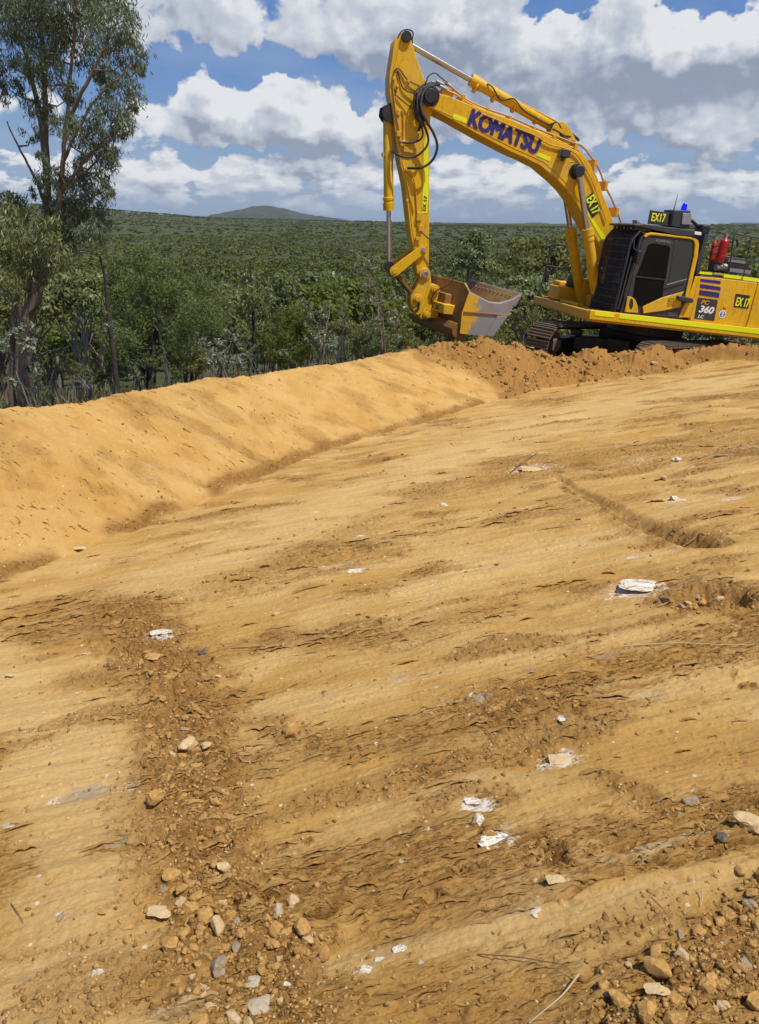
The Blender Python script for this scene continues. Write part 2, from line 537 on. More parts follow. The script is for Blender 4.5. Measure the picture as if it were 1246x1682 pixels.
def fields(x, y, fine=True):
    z, t, d, D_, heap = base_z(x, y)
    u = d / D_
    r = np.sqrt(x * x + y * y)
    onslab = 1 - sstep(-.12, .05, d)
    onbank = sstep(-.05, .12, d) * (1 - sstep(1.05, 1.5, u))
    loose = sstep(T_LOOSE - .1, T_LOOSE + .9, t - .35 + .5 * np.clip(u, 0, 1.4) + .6 * pn(x * .9, y * .9, 5)) * sstep(-.35, .25, d + .2 * pn(x * 2, y * 2, 6)) * (1 - sstep(2.5, 4.5, d - D_))
    loose = np.maximum(loose, sstep(.02, .35, heap + .12 * pn(x * 3, y * 3, 7)))
    dug = 1 - sstep(0.15, 1.3, d - D_ + .5 * pn(x * 1.1, y * 1.1, 8))
    near_m = 1 - sstep(3.5, 5.5, np.hypot(x - M_POS[0], y - M_POS[1]) + .8 * pn(x, y, 9))
    bare = np.maximum(dug, near_m)
    rub = np.zeros_like(x); crk = np.zeros_like(x); wht = np.zeros_like(x); gry = np.zeros_like(x)
    wob = .35 * pn(x * 9, y * 9, 11) + .3 * pn(x * 25, y * 25, 12)
    for pts, w0, w1, s in RUB:
        dd, tt = polydist(x, y, pts)
        wd = w0 + (w1 - w0) * tt
        rub = np.maximum(rub, s * (1 - sstep(.15, 1.5, dd / wd + wob * 1.3)))
    for pts, w0, w1, s in CRK:
        dd, tt = polydist(x, y, pts)
        wd = w0 + (w1 - w0) * tt
        crk = np.maximum(crk, s * (1 - sstep(.5, 1.3, dd / wd + wob)))
    pal = np.zeros_like(x)
    for pts, w0, w1, s in PAL:
        dd, tt = polydist(x, y, pts)
        pal = np.maximum(pal, s * (1 - sstep(.3, 1.3, dd / (w0 + (w1 - w0) * tt) + wob * .8)))
    for L, arr in ((WHT, wht), (GRY, gry)):
        for px, py, rr, s in L:
            c = G(px, py)
            dx, dy = x - c[0], y - c[1]
            a = .956 * dx + .29 * dy; b = -.29 * dx + .956 * dy
            q = s * np.exp(-((a / rr / 1.25) ** 2 + (b / rr / .8) ** 2))
            arr[:] = np.maximum(arr, q)
    # direction of the scrape marks: across on the slab, down the fall on the bank
    a = .956 * x + .29 * y; b = -.29 * x + .956 * y
    big = .030 * fbm(x * .8, y * .8, 3, 20) + .012 * fbm(a * 1.2, b * 5, 3, 24)
    h = big * onslab
    h = h + onslab * (.0050 * pn(a * 1.3, b * 16, 30) + .0030 * pn(a * 3, b * 38, 31) + .0016 * pn(a * 6, b * 90, 32))
    # toothed breaks where the blade tore the clay
    wx = .045 * pn(a * 2.5, b * 4, 41) + .028 * pn(a * 11, b * 11, 42) + .010 * pn(a * 34, b * 34, 43)
    tore = np.zeros_like(x)
    for k, (fr, dep, sd) in enumerate(((9, .034, 50), (21, .022, 60), (42, .011, 70))):
        s_ = (b + wx * (1.0, .7, .45)[k]) * fr
        row = np.floor(s_)
        fr_ = s_ - row
        pres = sstep((.12, .05, .0)[k], (.34, .30, .30)[k], pn(a * (2.6, 5, 9)[k] + row * 7.3, row * 3.1 + b * .4, sd) + .12)
        zone = np.clip(np.maximum(crk * 1.15, .40 * sstep(.0, .5, fbm(a * .9, b * 2.0, 3, 310))) - .5 * pal, 0, 1.2)
        cut = np.exp(-((fr_ - .5) / (.085, .10, .12)[k]) ** 2)
        lip = np.clip(fr_ - .5, 0, .5) * (fr_ > .5)
        tore = tore + pres * zone * (-cut * dep + lip * dep * .9)
    h = h + tore * onslab
    # blade track edges
    for pts, wd, ht in ((gp([(540, 1070), (740, 1045), (900, 1015)]), .02, .012), (gp([(860, 1158), (1000, 1135), (1115, 1110), (1246, 1100)]), .02, .02), (gp([(430, 1540), (600, 1515), (880, 1480), (1246, 1420)]), .015, .012),
                        (gp([(395, 1682), (560, 1640), (900, 1590)]), .02, -.01), (gp([(230, 900), (400, 840), (560, 790)]), .03, .01), (gp([(640, 805), (900, 775), (1246, 700)]), .06, .02), (gp([(950, 720), (1246, 700)]), .08, -.02),
                        (gp([(640, 980), (800, 940), (1246, 900)]), .04, .012)):
        dd, tt = polydist(x, y, pts)
        h = h + ht * np.exp(-(dd / wd) ** 2) * (0.6 + .6 * pn(x * 6, y * 6, 81)) * onslab
    # trench on the right
    dd, tt = polydist(x, y, gp([(915, 785), (1000, 832), (1080, 868), (1155, 893)]))
    h = h - (.03 + .075 * tt) * np.exp(-(dd / (.04 + .08 * tt)) ** 3)
    dd, tt = polydist(x, y, gp([(930, 815), (1000, 850), (1060, 880), (1130, 905)]))
    h = h + .018 * np.exp(-(dd / .05) ** 2) * onslab
    for px, py, rr, dep in HOLE:
        c = G(px, py)
        q = np.hypot((x - c[0]) * .8, y - c[1]) / rr + .08 * pn(x * 30, y * 30, 83) + .30 * pn(x * 9, y * 9, 84)
        h = h - dep * .8 * (1 - sstep(.15, 1.05, q))
        rub = np.maximum(rub, .8 * (1 - sstep(1.0, 1.8, q)))
    # bank: smoothed by the bucket, drag marks down the fall
    tb = t * .8 + d * .6; db = d * .8 - t * .6
    h = h + onbank * (.035 * fbm(x * .9, y * .9, 3, 95) + .0060 * pn(db * 2.0, tb * 14, 96) + .0035 * pn(db * 5, tb * 34, 97))
    s_ = tb * 16 + .8 * pn(db * 3, tb * 3, 98); row = np.floor(s_); fr_ = s_ - row
    h = h - onbank * .030 * np.exp(-((fr_ - .5) / .15) ** 2) * sstep(.22, .5, pn(db * 5 + row * 5.7, row * 2.3, 99)) * (1 - loose)
    s_ = tb * 34 + .8 * pn(db * 5, tb * 5, 198); row = np.floor(s_); fr_ = s_ - row
    h = h - onbank * .014 * np.exp(-((fr_ - .5) / .17) ** 2) * sstep(.2, .5, pn(db * 9 + row * 5.7, row * 2.3, 199)) * (1 - loose)
    h = h + onbank * .014 * fbm(x * 6, y * 6, 4, 300, .6) + onbank * .004 * fbm(x * 30, y * 30, 2, 305)
    # crumbs along the toe
    toeband = np.exp(-((d - .02 + .06 * pn(t * 2, d, 101)) / .075) ** 2) * sstep(1.0, 4.0, t)
    h = h - .045 * np.exp(-((d + .03) / .04) ** 2) * sstep(.0, .4, .3 + pn(t * 1.7, d * 0, 102))
    rub = np.maximum(rub, 1.0 * toeband * sstep(-.45, .0, pn(t * 1.4, d * 1.4, 103)))
    h = h + .024 * toeband * np.clip(.6 + 1.2 * pn(t * 3, d * 3, 106) + .6 * pn(t * 11, d * 11, 107), 0, 2)
    patch = sstep(.26, .6, fbm(a * 1.1, b * 3.2, 3, 104)) * onslab * .55
    rub = np.maximum(rub, patch)
    rub = np.maximum(rub, .28 * onbank * sstep(.25, .75, fbm(x * 2.6, y * 2.6, 4, 105)))
    # thrown-up spoil near the machine
    lz = loose
    ml = sstep(.0, .5, u) * (1 - sstep(1.3, 2.0, u))
    h = h + lz * (.07 * fbm(x * 1.6, y * 1.6, 3, 110) * ml + .030 * fbm(x * 5, y * 5, 3, 111) + .012 * pn(x * 17, y * 17, 112))
    rr = np.maximum(rub, lz)
    rough = np.clip(np.maximum(crk, rub * .7) + .60 * sstep(.10, .6, fbm(a * .9, b * 2.0, 3, 310)) - pal * .5, 0, 1)
    size = sstep(9, 14, r)
    cl = lumps(x, y, .045, 200, .75) * (1 - size) + lumps(x, y, .26, 215, .35) * lz * .35
    cl = cl + lumps(x, y, .11, 205, .55) * np.maximum(sstep(.55, .9, rub) * .55, lz * .9)
    cl = np.maximum(cl, lumps(x, y, .022, 210, .85) * .8)
    h = h + rr * cl * .8
    h = h + (.25 + rr) * (.0022 * pn(x * 55, y * 55, 220) + .0012 * pn(x * 120, y * 120, 221)) * bare
    h = h + rub * .012 * fbm(x * 14, y * 14, 3, 222) * bare + .0028 * fbm(x * 26, y * 34, 3, 225, .6) * bare
    # sparse single crumbs everywhere on the slab
    sp = lumps(x, y, .05, 230, .16, .08, .22) * (1 - size * .4)
    h = h + sp * .75 * bare
    nat_b = (1 - bare) * (.10 * fbm(x * .7, y * .7, 4, 240)) * (1 - sstep(60, 200, r))
    z = z + (h * sstep(-.1, .1, 14 - r * .6) if False else h * bare) + nat_b
    return z, dict(rubble=rub, loose=lz, bare=bare, white=wht, grey=gry, pale=pal * onslab, rough=rough * bare, bank=onbank, torn=np.clip(-tore * 60, 0, 1) * onslab)


# polar sheet: fine where one looks, coarse elsewhere, out to the hills
dense = np.radians(np.linspace(-40, 38, 1350))
coarse = np.radians(np.linspace(38, 320, 90))[1:-1]
AZ = np.r_[dense, coarse]
dep = np.radians(np.linspace(61, 8.2, 1500))
rad = 1.62 / np.tan(dep) * np.interp(dep, np.radians([8.2, 61]), [1.9, 1.0])
rad = np.r_[[.25, .5, .7], rad[rad > .8]]
rad = rad[np.r_[True, np.diff(rad) > .0007]]
rad = np.r_[rad, rad[-1] * np.exp(np.linspace(0, math.log(9500 / rad[-1]), 330))[1:]]
AA, RR_ = np.meshgrid(AZ, rad)
GX = (np.sin(AA) * RR_).astype(np.float32); GY = (np.cos(AA) * RR_).astype(np.float32)
GZ, att = fields(GX, GY)
nr, na = GX.shape
idx = np.arange(nr * na).reshape(nr, na)
a_, b_ = idx[:-1, :], idx[1:, :]
F = np.stack([a_, b_, np.roll(b_, -1, 1), np.roll(a_, -1, 1)], -1).reshape(-1, 4)[:, ::-1]


def ground_z(x, y):
    # bilinear on the built sheet
    a = math.atan2(x, y)
    if a < AZ[0]: a += 2 * math.pi
    r = math.hypot(x, y)
    i = min(max(int(np.searchsorted(rad, r)) - 1, 0), nr - 2)
    j = min(max(int(np.searchsorted(AZ, a)) - 1, 0), na - 2)
    u = (r - rad[i]) / (rad[i + 1] - rad[i]); v = (a - AZ[j]) / (AZ[j + 1] - AZ[j])
    return float((GZ[i, j] * (1 - v) + GZ[i, j + 1] * v) * (1 - u) + (GZ[i + 1, j] * (1 - v) + GZ[i + 1, j + 1] * v) * u)


def gz_vec(x, y):
    a = np.arctan2(x, y); a = np.where(a < AZ[0], a + 2 * math.pi, a); r = np.hypot(x, y)
    i = np.clip(np.searchsorted(rad, r) - 1, 0, nr - 2); j = np.clip(np.searchsorted(AZ, a) - 1, 0, na - 2)
    u = (r - rad[i]) / (rad[i + 1] - rad[i]); v = (a - AZ[j]) / (AZ[j + 1] - AZ[j])
    return (GZ[i, j] * (1 - v) + GZ[i, j + 1] * v) * (1 - u) + (GZ[i + 1, j] * (1 - v) + GZ[i + 1, j + 1] * v) * u


m_dirt, t, bs = material('scraped_clay')
pos = t.new('ShaderNodeNewGeometry').outputs['Position']
al = t.mapping(pos, (1, 1, 1), (0, 0, -R(17)))
n1 = t.noise(t.mapping(al, (.8, 2.6, 1)), 1.3, 6, .6, .4)
n2 = t.noise(pos, 2.2, 8, .62)
n3 = t.noise(t.mapping(al, (3, 22, 6)), 3.0, 6, .62)
n4 = t.noise(pos, 60, 5, .7)
n5 = t.noise(pos, 260, 3, .7)
pale, ochre, brown, dark = (.585, .368, .130), (.490, .272, .070), (.285, .140, .036), (.17, .082, .022)
c = t.mix(t.step(n1, .38, .64), ochre, pale)
c = t.mix(t.math('MULTIPLY', t.step(n3, .50, .72), .28), c, brown)
c = t.mix(t.math('MULTIPLY', t.step(n2, .52, .72), .30), c, brown)
c = t.mix(t.math('MULTIPLY', t.attr('pale'), t.step(n3, .3, .6, .55, .85)), c, (.610, .400, .155))
c = t.mix(t.math('MULTIPLY', t.attr('bank'), .55), c, t.mix(t.step(n2, .35, .7), (.575, .348, .110), (.48, .256, .060)))
c = t.mix(t.math('MULTIPLY', t.attr('torn'), .60), c, brown)  # crevice shade put into the colour: cuts go brown with depth
rb = t.math('MAXIMUM', t.attr('rubble'), t.attr('loose'))
c = t.mix(t.math('MULTIPLY', rb, .90), c, t.mix(t.step(n4, .35, .65), (.230, .108, .026), (.38, .20, .052)))
c = t.mix(t.math('MULTIPLY', t.attr('loose'), .6), c, (.330, .158, .038))
c = t.mix(t.math('MULTIPLY', t.attr('rough'), t.step(n2, .3, .7, .35, .88)), c, brown)
c = t.mix(t.math('MULTIPLY', t.step(n4, .42, .60), .14), c, brown)
c = t.mix(t.math('MULTIPLY', t.step(n5, .60, .75), .35), c, (.58, .45, .27))
c = t.mix(t.math('MULTIPLY', t.step(n5, .42, .30), .30), c, dark)
# pale grey smears
gsm = t.math('MULTIPLY', t.step(t.noise(t.mapping(al, (1.1, 4.5, 1), loc=(5, 2, 0)), 1.7, 5, .6), .60, .72), .45)
c = t.mix(t.math('MULTIPLY', gsm, t.math('SUBTRACT', 1.0, rb)), c, (.58, .44, .24))
wn = t.noise(t.mapping(al, (1, 2, 1)), 22, 8, .72, .6)
wm = t.math('MULTIPLY', t.step(t.math('ADD', t.attr('white'), t.math('MULTIPLY', t.math('SUBTRACT', wn, .5), 3.0)), .50, .95), .85)
gm = t.step(t.math('ADD', t.attr('grey'), t.math('MULTIPLY', t.math('SUBTRACT', t.noise(pos, 40, 6, .7), .5), 1.5)), .45, .75)
c = t.mix(t.math('MULTIPLY', gm, .50), c, (.30, .265, .22))
c = t.mix(wm, c, t.mix(n4, (.62, .50, .36), (.86, .81, .74)))
# tiny white grit
gr = t.new('ShaderNodeTexVoronoi')
t.put(gr.inputs['Vector'], pos)
gr.inputs['Scale'].default_value = 26
grc = t.new('ShaderNodeSeparateXYZ')
t.l.new(gr.outputs['Color'], grc.inputs[0])
grit = t.math('MULTIPLY', t.math('GREATER_THAN', grc.outputs[0], .93), t.step(t.math('ADD', gr.outputs['Distance'], t.math('MULTIPLY', n4, .2)), .30, .22))
c = t.mix(t.math('MULTIPLY', grit, .75), c, (.74, .64, .48))
# vegetated ground
vn = t.noise(pos, .45, 8, .7)
vn2 = t.noise(pos, 7, 6, .7)
veg = t.mix(t.step(vn, .35, .65), (.045, .052, .020), (.085, .080, .038))
farw = t.step(t.vmath('LENGTH', pos), 22, 60)
veg = t.mix(t.math('MULTIPLY', t.step(vn2, .45, .7), t.math('SUBTRACT', .5, t.math('MULTIPLY', farw, .5))), veg, (.19, .16, .095))
veg = t.mix(t.math('MULTIPLY', farw, .8), veg, (.060, .066, .022))
c = t.mix(t.attr('bare'), veg, c)
t.l.new(c, bs.inputs['Base Color'])
bs.inputs['Roughness'].default_value = .93
bs.inputs['Specular IOR Level'].default_value = .18
bmp = t.new('ShaderNodeBump')
bmp.inputs['Distance'].default_value = .010
bmp.inputs['Strength'].default_value = 1.0
rgh = t.attr('rough')
nick = t.noise(t.mapping(al, (7, 26, 7)), 2.0, 6, .70, .5)
nick2 = t.noise(t.mapping(al, (14, 60, 14), loc=(3, 7, 1)), 3.2, 4, .65, .3)
hh = t.math('ADD', t.math('MULTIPLY', t.noise(t.mapping(al, (1, 1.8, 1)), 55, 10, .78), .75), t.math('MULTIPLY', n5, .22))
hh = t.math('SUBTRACT', hh, t.math('MULTIPLY', t.step(nick, .56, .66), t.math('MULTIPLY', rgh, .75)))
hh = t.math('SUBTRACT', hh, t.math('MULTIPLY', t.step(nick2, .57, .66), t.math('MULTIPLY', rgh, .40)))
t.l.new(hh, bmp.inputs['Height'])
t.l.new(bmp.outputs[0], bs.inputs['Normal'])

ground = mesh_np('ground', np.c_[GX.ravel(), GY.ravel(), GZ.ravel()], F, m_dirt)
for k_, v_ in att.items():
    set_attr(ground, k_, v_.ravel())
tag(ground, kind='structure')
# ================================================================ MESH BUILDER
class MB:
    def __init__(s):
        s.v, s.f = [], []

    def _add(s, vs, fs):
        o = len(s.v)
        s.v += [tuple(float(c_) for c_ in p) for p in vs]
        s.f += [tuple(i + o for i in f) for f in fs]
        return s

    def box(s, x0, x1, y0, y1, z0, z1):
        v = [(x, y, z) for x in (x0, x1) for y in (y0, y1) for z in (z0, z1)]
        return s._add(v, [(0, 1, 3, 2), (4, 6, 7, 5), (0, 4, 5, 1), (2, 3, 7, 6), (0, 2, 6, 4), (1, 5, 7, 3)])

    def prism(s, pts, y0, y1, off=(0, 0)):
        """outline in x, z pushed between two y planes; off shifts the y0 end"""
        n = len(pts)
        v = [(p[0], y1, p[1]) for p in pts] + [(p[0] + off[0], y0, p[1] + off[1]) for p in pts]
        area = sum(pts[i][0] * pts[(i + 1) % n][1] - pts[(i + 1) % n][0] * pts[i][1] for i in range(n))
        f = [tuple(range(n)), tuple(range(2 * n - 1, n - 1, -1))] + [((i + 1) % n, i, i + n, (i + 1) % n + n) for i in range(n)]
        if area > 0: f = [tuple(reversed(q)) for q in f]
        return s._add(v, f)

    def tube(s, pts, r, n=10, caps=True):
        pts = [Vector(p) for p in pts]
        rs = r if hasattr(r, '__len__') else [r] * len(pts)
        d = (pts[1] - pts[0]).normalized()
        u = d.orthogonal().normalized()
        v, f = [], []
        for i, p in enumerate(pts):
            if 0 < i < len(pts) - 1:
                d2 = ((pts[i + 1] - p).normalized() + (p - pts[i - 1]).normalized())
                d2 = d2.normalized() if d2.length > 1e-6 else d
            elif i: d2 = (p - pts[i - 1]).normalized()
            else: d2 = d
            q = d.rotation_difference(d2)
            u = (q @ u); u = (u - d2 * u.dot(d2)).normalized(); d = d2
            w_ = d.cross(u)
            for k in range(n):
                a = 2 * math.pi * k / n
                v.append(p + (u * math.cos(a) + w_ * math.sin(a)) * rs[i])
        for i in range(len(pts) - 1):
            for k in range(n):
                a, b = i * n + k, i * n + (k + 1) % n
                f.append((a, b, b + n, a + n))
        if caps:
            f.append(tuple(range(n - 1, -1, -1))); f.append(tuple(range((len(pts) - 1) * n, len(pts) * n)))
        return s._add(v, f)

    def obox(s, p0, p1, wu, wv, up=(0, 0, 1)):
        """beam with rectangular section from p0 to p1"""
        p0, p1 = Vector(p0), Vector(p1)
        d = (p1 - p0).normalized(); a = Vector(up).cross(d).normalized() * wu / 2; b = d.cross(a).normalized() * wv / 2
        v = [p + sa * a + sb * b for p in (p0, p1) for sa, sb in ((-1, -1), (1, -1), (1, 1), (-1, 1))]
        return s._add(v, [(3, 2, 1, 0), (4, 5, 6, 7), (0, 1, 5, 4), (1, 2, 6, 5), (2, 3, 7, 6), (3, 0, 4, 7)])

    def build(s, name, mat, parent=None, bevel=0, smooth=True):
        me = bpy.data.meshes.new(name)
        me.from_pydata(s.v, [], s.f)
        me.materials.append(mat)
        me.update()
        if smooth:
            me.polygons.foreach_set('use_smooth', np.ones(len(me.polygons), bool))
            me.set_sharp_from_angle(angle=R(38))
        o = bpy.data.objects.new(name, me)
        COL.objects.link(o)
        if parent: o.parent = parent
        if bevel:
            m = o.modifiers.new('bevel', 'BEVEL'); m.width = bevel; m.segments = 2; m.limit_method = 'ANGLE'; m.angle_limit = R(40)
            m.harden_normals = False
        return o


def spline(pts, n=8):
    P_ = [Vector(p) for p in pts]
    P_ = [2 * P_[0] - P_[1]] + P_ + [2 * P_[-1] - P_[-2]]
    o = []
    for i in range(1, len(P_) - 2):
        for k in range(n):
            t_ = k / n
            a, b, c_, d = P_[i - 1:i + 3]
            o.append(.5 * ((2 * b) + (c_ - a) * t_ + (2 * a - 5 * b + 4 * c_ - d) * t_ ** 2 + (3 * b - a - 3 * c_ + d) * t_ ** 3))
    o.append(P_[-2])
    return o


# ================================================================ PAINTS
def paint(name, col, rough=.45, dirt=.35, metal=0.0, dirtcol=(.30, .17, .07), scale=3.0, var=.12, spec=.5, coat=0, streak=0.0):
    m, t, b = material(name)
    pos = t.new('ShaderNodeTexCoord').outputs['Object']
    n = t.noise(pos, scale, 8, .65, .3)
    n2 = t.noise(pos, scale * 9, 6, .7)
    base = t.mix(t.math('MULTIPLY', t.step(n2, .3, .75), var * 2), col, tuple(c_ * .62 for c_ in col))
    d = t.math('MULTIPLY', t.step(t.math('ADD', n, t.math('MULTIPLY', t.math('SUBTRACT', n2, .5), .5)), .50, .80), dirt)
    if streak:
        st = t.noise(t.mapping(pos, (9, 9, 1.1)), 2.2, 7, .7, .2)
        base = t.mix(t.math('MULTIPLY', t.step(st, .46, .72), streak), base, tuple(c_ * k_ for c_, k_ in zip(col, (.42, .36, .6))))
        fd = t.noise(pos, .9, 4, .6)
        base = t.mix(t.math('MULTIPLY', t.step(fd, .45, .7), streak * .5), base, (.66, .46, .12))
        sp_ = t.noise(pos, 26, 6, .75)
        base = t.mix(t.math('MULTIPLY', t.step(sp_, .62, .70), streak * 1.1), base, (.16, .085, .03))
    t.l.new(t.mix(d, base, dirtcol), b.inputs['Base Color'])
    t.l.new(t.math('ADD', t.math('MULTIPLY', n2, .22), rough - .08 , clamp=True), b.inputs['Roughness'])
    b.inputs['Metallic'].default_value = metal
    b.inputs['Specular IOR Level'].default_value = spec
    b.inputs['Coat Weight'].default_value = coat
    return m


m_yel = paint('yellow_machine_paint', (.76, .43, .005), .46, .45, spec=.35, streak=.55)
m_yelw = paint('worn_yellow_paint', (.66, .35, .010), .5, .5, scale=5)
m_brown_shade = paint('shaded_stained_steel', (.25, .105, .014), .6, .7, scale=5, streak=.7)  # brown base holds the shade of the bucket's back; dirt and streaks over it
m_blk = paint('black_painted_steel', (.016, .016, .018), .5, .22)
m_gry = paint('dark_grey_panel', (.036, .038, .043), .5, .15)
m_lgry = paint('light_grey_metal', (.30, .30, .30), .45, .2, metal=.3)
m_rub = paint('black_hose_rubber', (.018, .018, .020), .55, .35)
m_rod = paint('chromed_rod', (.50, .46, .42), .25, .10, metal=.85)
m_pipe = paint('pinkish_steel_pipe', (.50, .30, .12), .4, .4)
m_steel = paint('worn_grey_steel', (.30, .29, .30), .42, .35, metal=.25, scale=6)
m_track = paint('dusty_track_steel', (.15, .115, .08), .75, .9, scale=5, dirtcol=(.30, .165, .065))
m_tape = paint('fluorescent_tape', (.80, .86, .004), .35, .06, var=.03)
m_red = paint('red_cylinder_paint', (.42, .012, .018), .3, .12)
m_pur = paint('dark_blue_lettering', (.030, .016, .16), .5, .1, var=.05)
m_ltx = paint('yellow_lettering', (.82, .84, .02), .4, 0, var=.02)
m_wht = paint('white_lettering', (.80, .80, .78), .4, .05, var=.03)
m_org = paint('orange_lettering', (.78, .34, .02), .4, .05, var=.03)
m_seat = paint('black_seat_cloth', (.02, .02, .022), .8, .1)
m_dkgl, t, bs = material('dark_window_glass')
bs.inputs['Base Color'].default_value = (.006, .007, .008, 1)
bs.inputs['Roughness'].default_value = .06
bs.inputs['Specular IOR Level'].default_value = .09
m_rwgl, t, bs = material('tinted_rear_glass')
bs.inputs['Base Color'].default_value = (.030, .042, .048, 1)
bs.inputs['Roughness'].default_value = .12
m_bea, t, bs = material('blue_beacon_lens')
bs.inputs['Base Color'].default_value = (.0, .0, .8, 1)
bs.inputs['Roughness'].default_value = .2
bs.inputs['Emission Color'].default_value = (.0, .01, 1, 1)
bs.inputs['Emission Strength'].default_value = 1.1
# bucket side: yellow paint scoured to bare steel towards the lip
m_buck, t, bs = material('scoured_bucket_steel')
pos = t.new('ShaderNodeTexCoord').outputs['Object']
sx_ = t.new('ShaderNodeSeparateXYZ'); t.l.new(pos, sx_.inputs[0])
n = t.noise(pos, 3.5, 10, .75, .3)
n2 = t.noise(t.mapping(pos, (20, 20, 60)), 1, 5, .6)
edge = t.math('ADD', t.math('MULTIPLY', t.math('SUBTRACT', sx_.outputs[0], 4.50), 1.6), t.math('MULTIPLY', t.math('SUBTRACT', n, .5), 1.7))
edge = t.math('ADD', edge, t.math('MULTIPLY', t.math('SUBTRACT', sx_.outputs[2], 1.05), .45))
yk = t.step(edge, -.02, .06)
stl = t.mix(n2, (.22, .205, .20), (.36, .34, .34))
stl = t.mix(t.step(n, .52, .7), stl, (.30, .20, .13))
t.l.new(t.mix(yk, stl, t.mix(t.step(n, .45, .8), (.70, .38, .02), (.50, .27, .04))), bs.inputs['Base Color'])
t.l.new(t.math('MULTIPLY', t.math('SUBTRACT', 1.0, yk), .25), bs.inputs['Metallic'])
bs.inputs['Roughness'].default_value = .48

# ================================================================ EXCAVATOR
MM = Matrix.Translation(Vector(M_POS)) @ Matrix(MR.tolist()).to_4x4()
ex = empty('excavator', MM)
tag(ex, 'large yellow excavator with black cab standing nose-left on the dirt bank', 'excavator')


def mp(px, py, yy):
    """pixel measured on the machine's own plane y = yy"""
    d = MR.T @ ray(px, py); o = MR.T @ (-M_POS)
    s_ = (yy - o[1]) / d[1]
    p = o + s_ * d
    return (float(p[0]), yy, float(p[2]))


def xz(L, yy):
    return [(lambda p: (p[0], p[2]))(mp(a, b, yy)) for a, b in L]


def z1(L): return [(600 + a / 3.776, 30 + b / 3.776) for a, b in L]
def z2(L): return [(600 + a / 3.894, 300 + b / 3.894) for a, b in L]
def z3(L): return [(860 + a / 3.228, 300 + b / 3.228) for a, b in L]
def z4(L): return [(960 + a / 6.23, 330 + b / 6.23) for a, b in L]
def z5(L): return [(1110 + a / 6.007, 320 + b / 6.007) for a, b in L]
def z8(L): return [(840 + a / 6.23, 170 + b / 6.23) for a, b in L]
def b3(L): return [(640 + a / 5.417, 420 + b / 5.417) for a, b in L]


def text_on(txt, p0, p1, hgt, yy, mat, parent, name='lettering', bold=.02, depth=.004, shear=0.0, stretch=None, vert=False):
    """lettering standing on the line p0 - p1 (x, z) of the plane y = yy; read from +y"""
    cu = bpy.data.curves.new(name, 'FONT')
    cu.body = txt
    cu.size = 1.0
    cu.offset = .0
    cu.extrude = .0
    cu.shear = shear
    cu.fill_mode = 'FRONT'
    to = bpy.data.objects.new(name, cu)
    COL.objects.link(to)
    dg = bpy.context.evaluated_depsgraph_get()
    me = bpy.data.meshes.new_from_object(to.evaluated_get(dg))
    bpy.data.objects.remove(to)
    bb = np.array([v.co[:] for v in me.vertices])
    mn, mx = bb.min(0), bb.max(0)
    p0 = Vector((p0[0], 0, p0[1])); p1 = Vector((p1[0], 0, p1[1]))
    L_ = (p1 - p0).length
    ux = (p1 - p0).normalized(); uz = Vector((0, 1, 0)); uy = uz.cross(ux)
    sx, sy = L_ / (mx[0] - mn[0]), hgt / (mx[1] - mn[1])
    co = [(p0 + ux * ((b_[0] - mn[0]) * sx) + uy * ((b_[1] - mn[1]) * sy) + Vector((0, yy, 0))) for b_ in bb]
    for v, c_ in zip(me.vertices, co): v.co = c_
    fat = bold * hgt * 1.9
    me.materials.clear(); me.materials.append(mat)
    bm = bmesh.new(); bm.from_mesh(me)
    g0 = bm.faces[:]
    for i_, (du, dv) in enumerate(((1, 0), (-1, 0), (0, .8), (0, -.8), (.7, .6), (-.7, -.6), (.7, -.6), (-.7, .6))):
        dd_ = bmesh.ops.duplicate(bm, geom=g0)
        bmesh.ops.translate(bm, vec=ux * du * fat + uy * dv * fat + Vector((0, .0003 * (i_ + 1), 0)), verts=[g_ for g_ in dd_['geom'] if isinstance(g_, bmesh.types.BMVert)])
    ret = bmesh.ops.extrude_face_region(bm, geom=bm.faces[:])
    bmesh.ops.translate(bm, vec=(0, depth, 0), verts=[g_ for g_ in ret['geom'] if isinstance(g_, bmesh.types.BMVert)])
    bmesh.ops.recalc_face_normals(bm, faces=bm.faces[:])
    bm.to_mesh(me); bm.free()
    o = bpy.data.objects.new(name, me); COL.objects.link(o); o.parent = parent
    return o


def cyl_y(m, c_, r, y0, y1, n=20):
    m.tube([(c_[0], y0, c_[1]), (c_[0], y1, c_[1])], r, n)


# ---- boom
BY = .30
boom_top = [(699, 153), (706, 150), (735, 157), (772, 172), (835, 195), (878, 213), (912, 230), (936, 242), (955, 253), (971, 276), (984, 304), (1000, 344), (1011, 375)]
boom_low = [(957, 356), (946, 332), (931, 312), (915, 295.5), (888, 272.7), (862, 259.5), (840, 250), (785, 221), (738, 194.5), (706, 178), (698, 170), (696, 161)]
bpts = xz(boom_top, BY) + [(.55, 2.25), (.28, 2.12), (.12, 1.92), (.22, 1.70), (.55, 1.66), (1.0, 2.0)] + xz(boom_low, BY)
boom = MB().prism(bpts, -BY, BY).build('boom', m_yel, ex, .012)
ft = MB()
cyl_y(ft, (.27, 1.9), .17, -.42, .42); ft.build('foot_pin', m_yelw, boom, .01)
tip = mp(700, 161, .0)
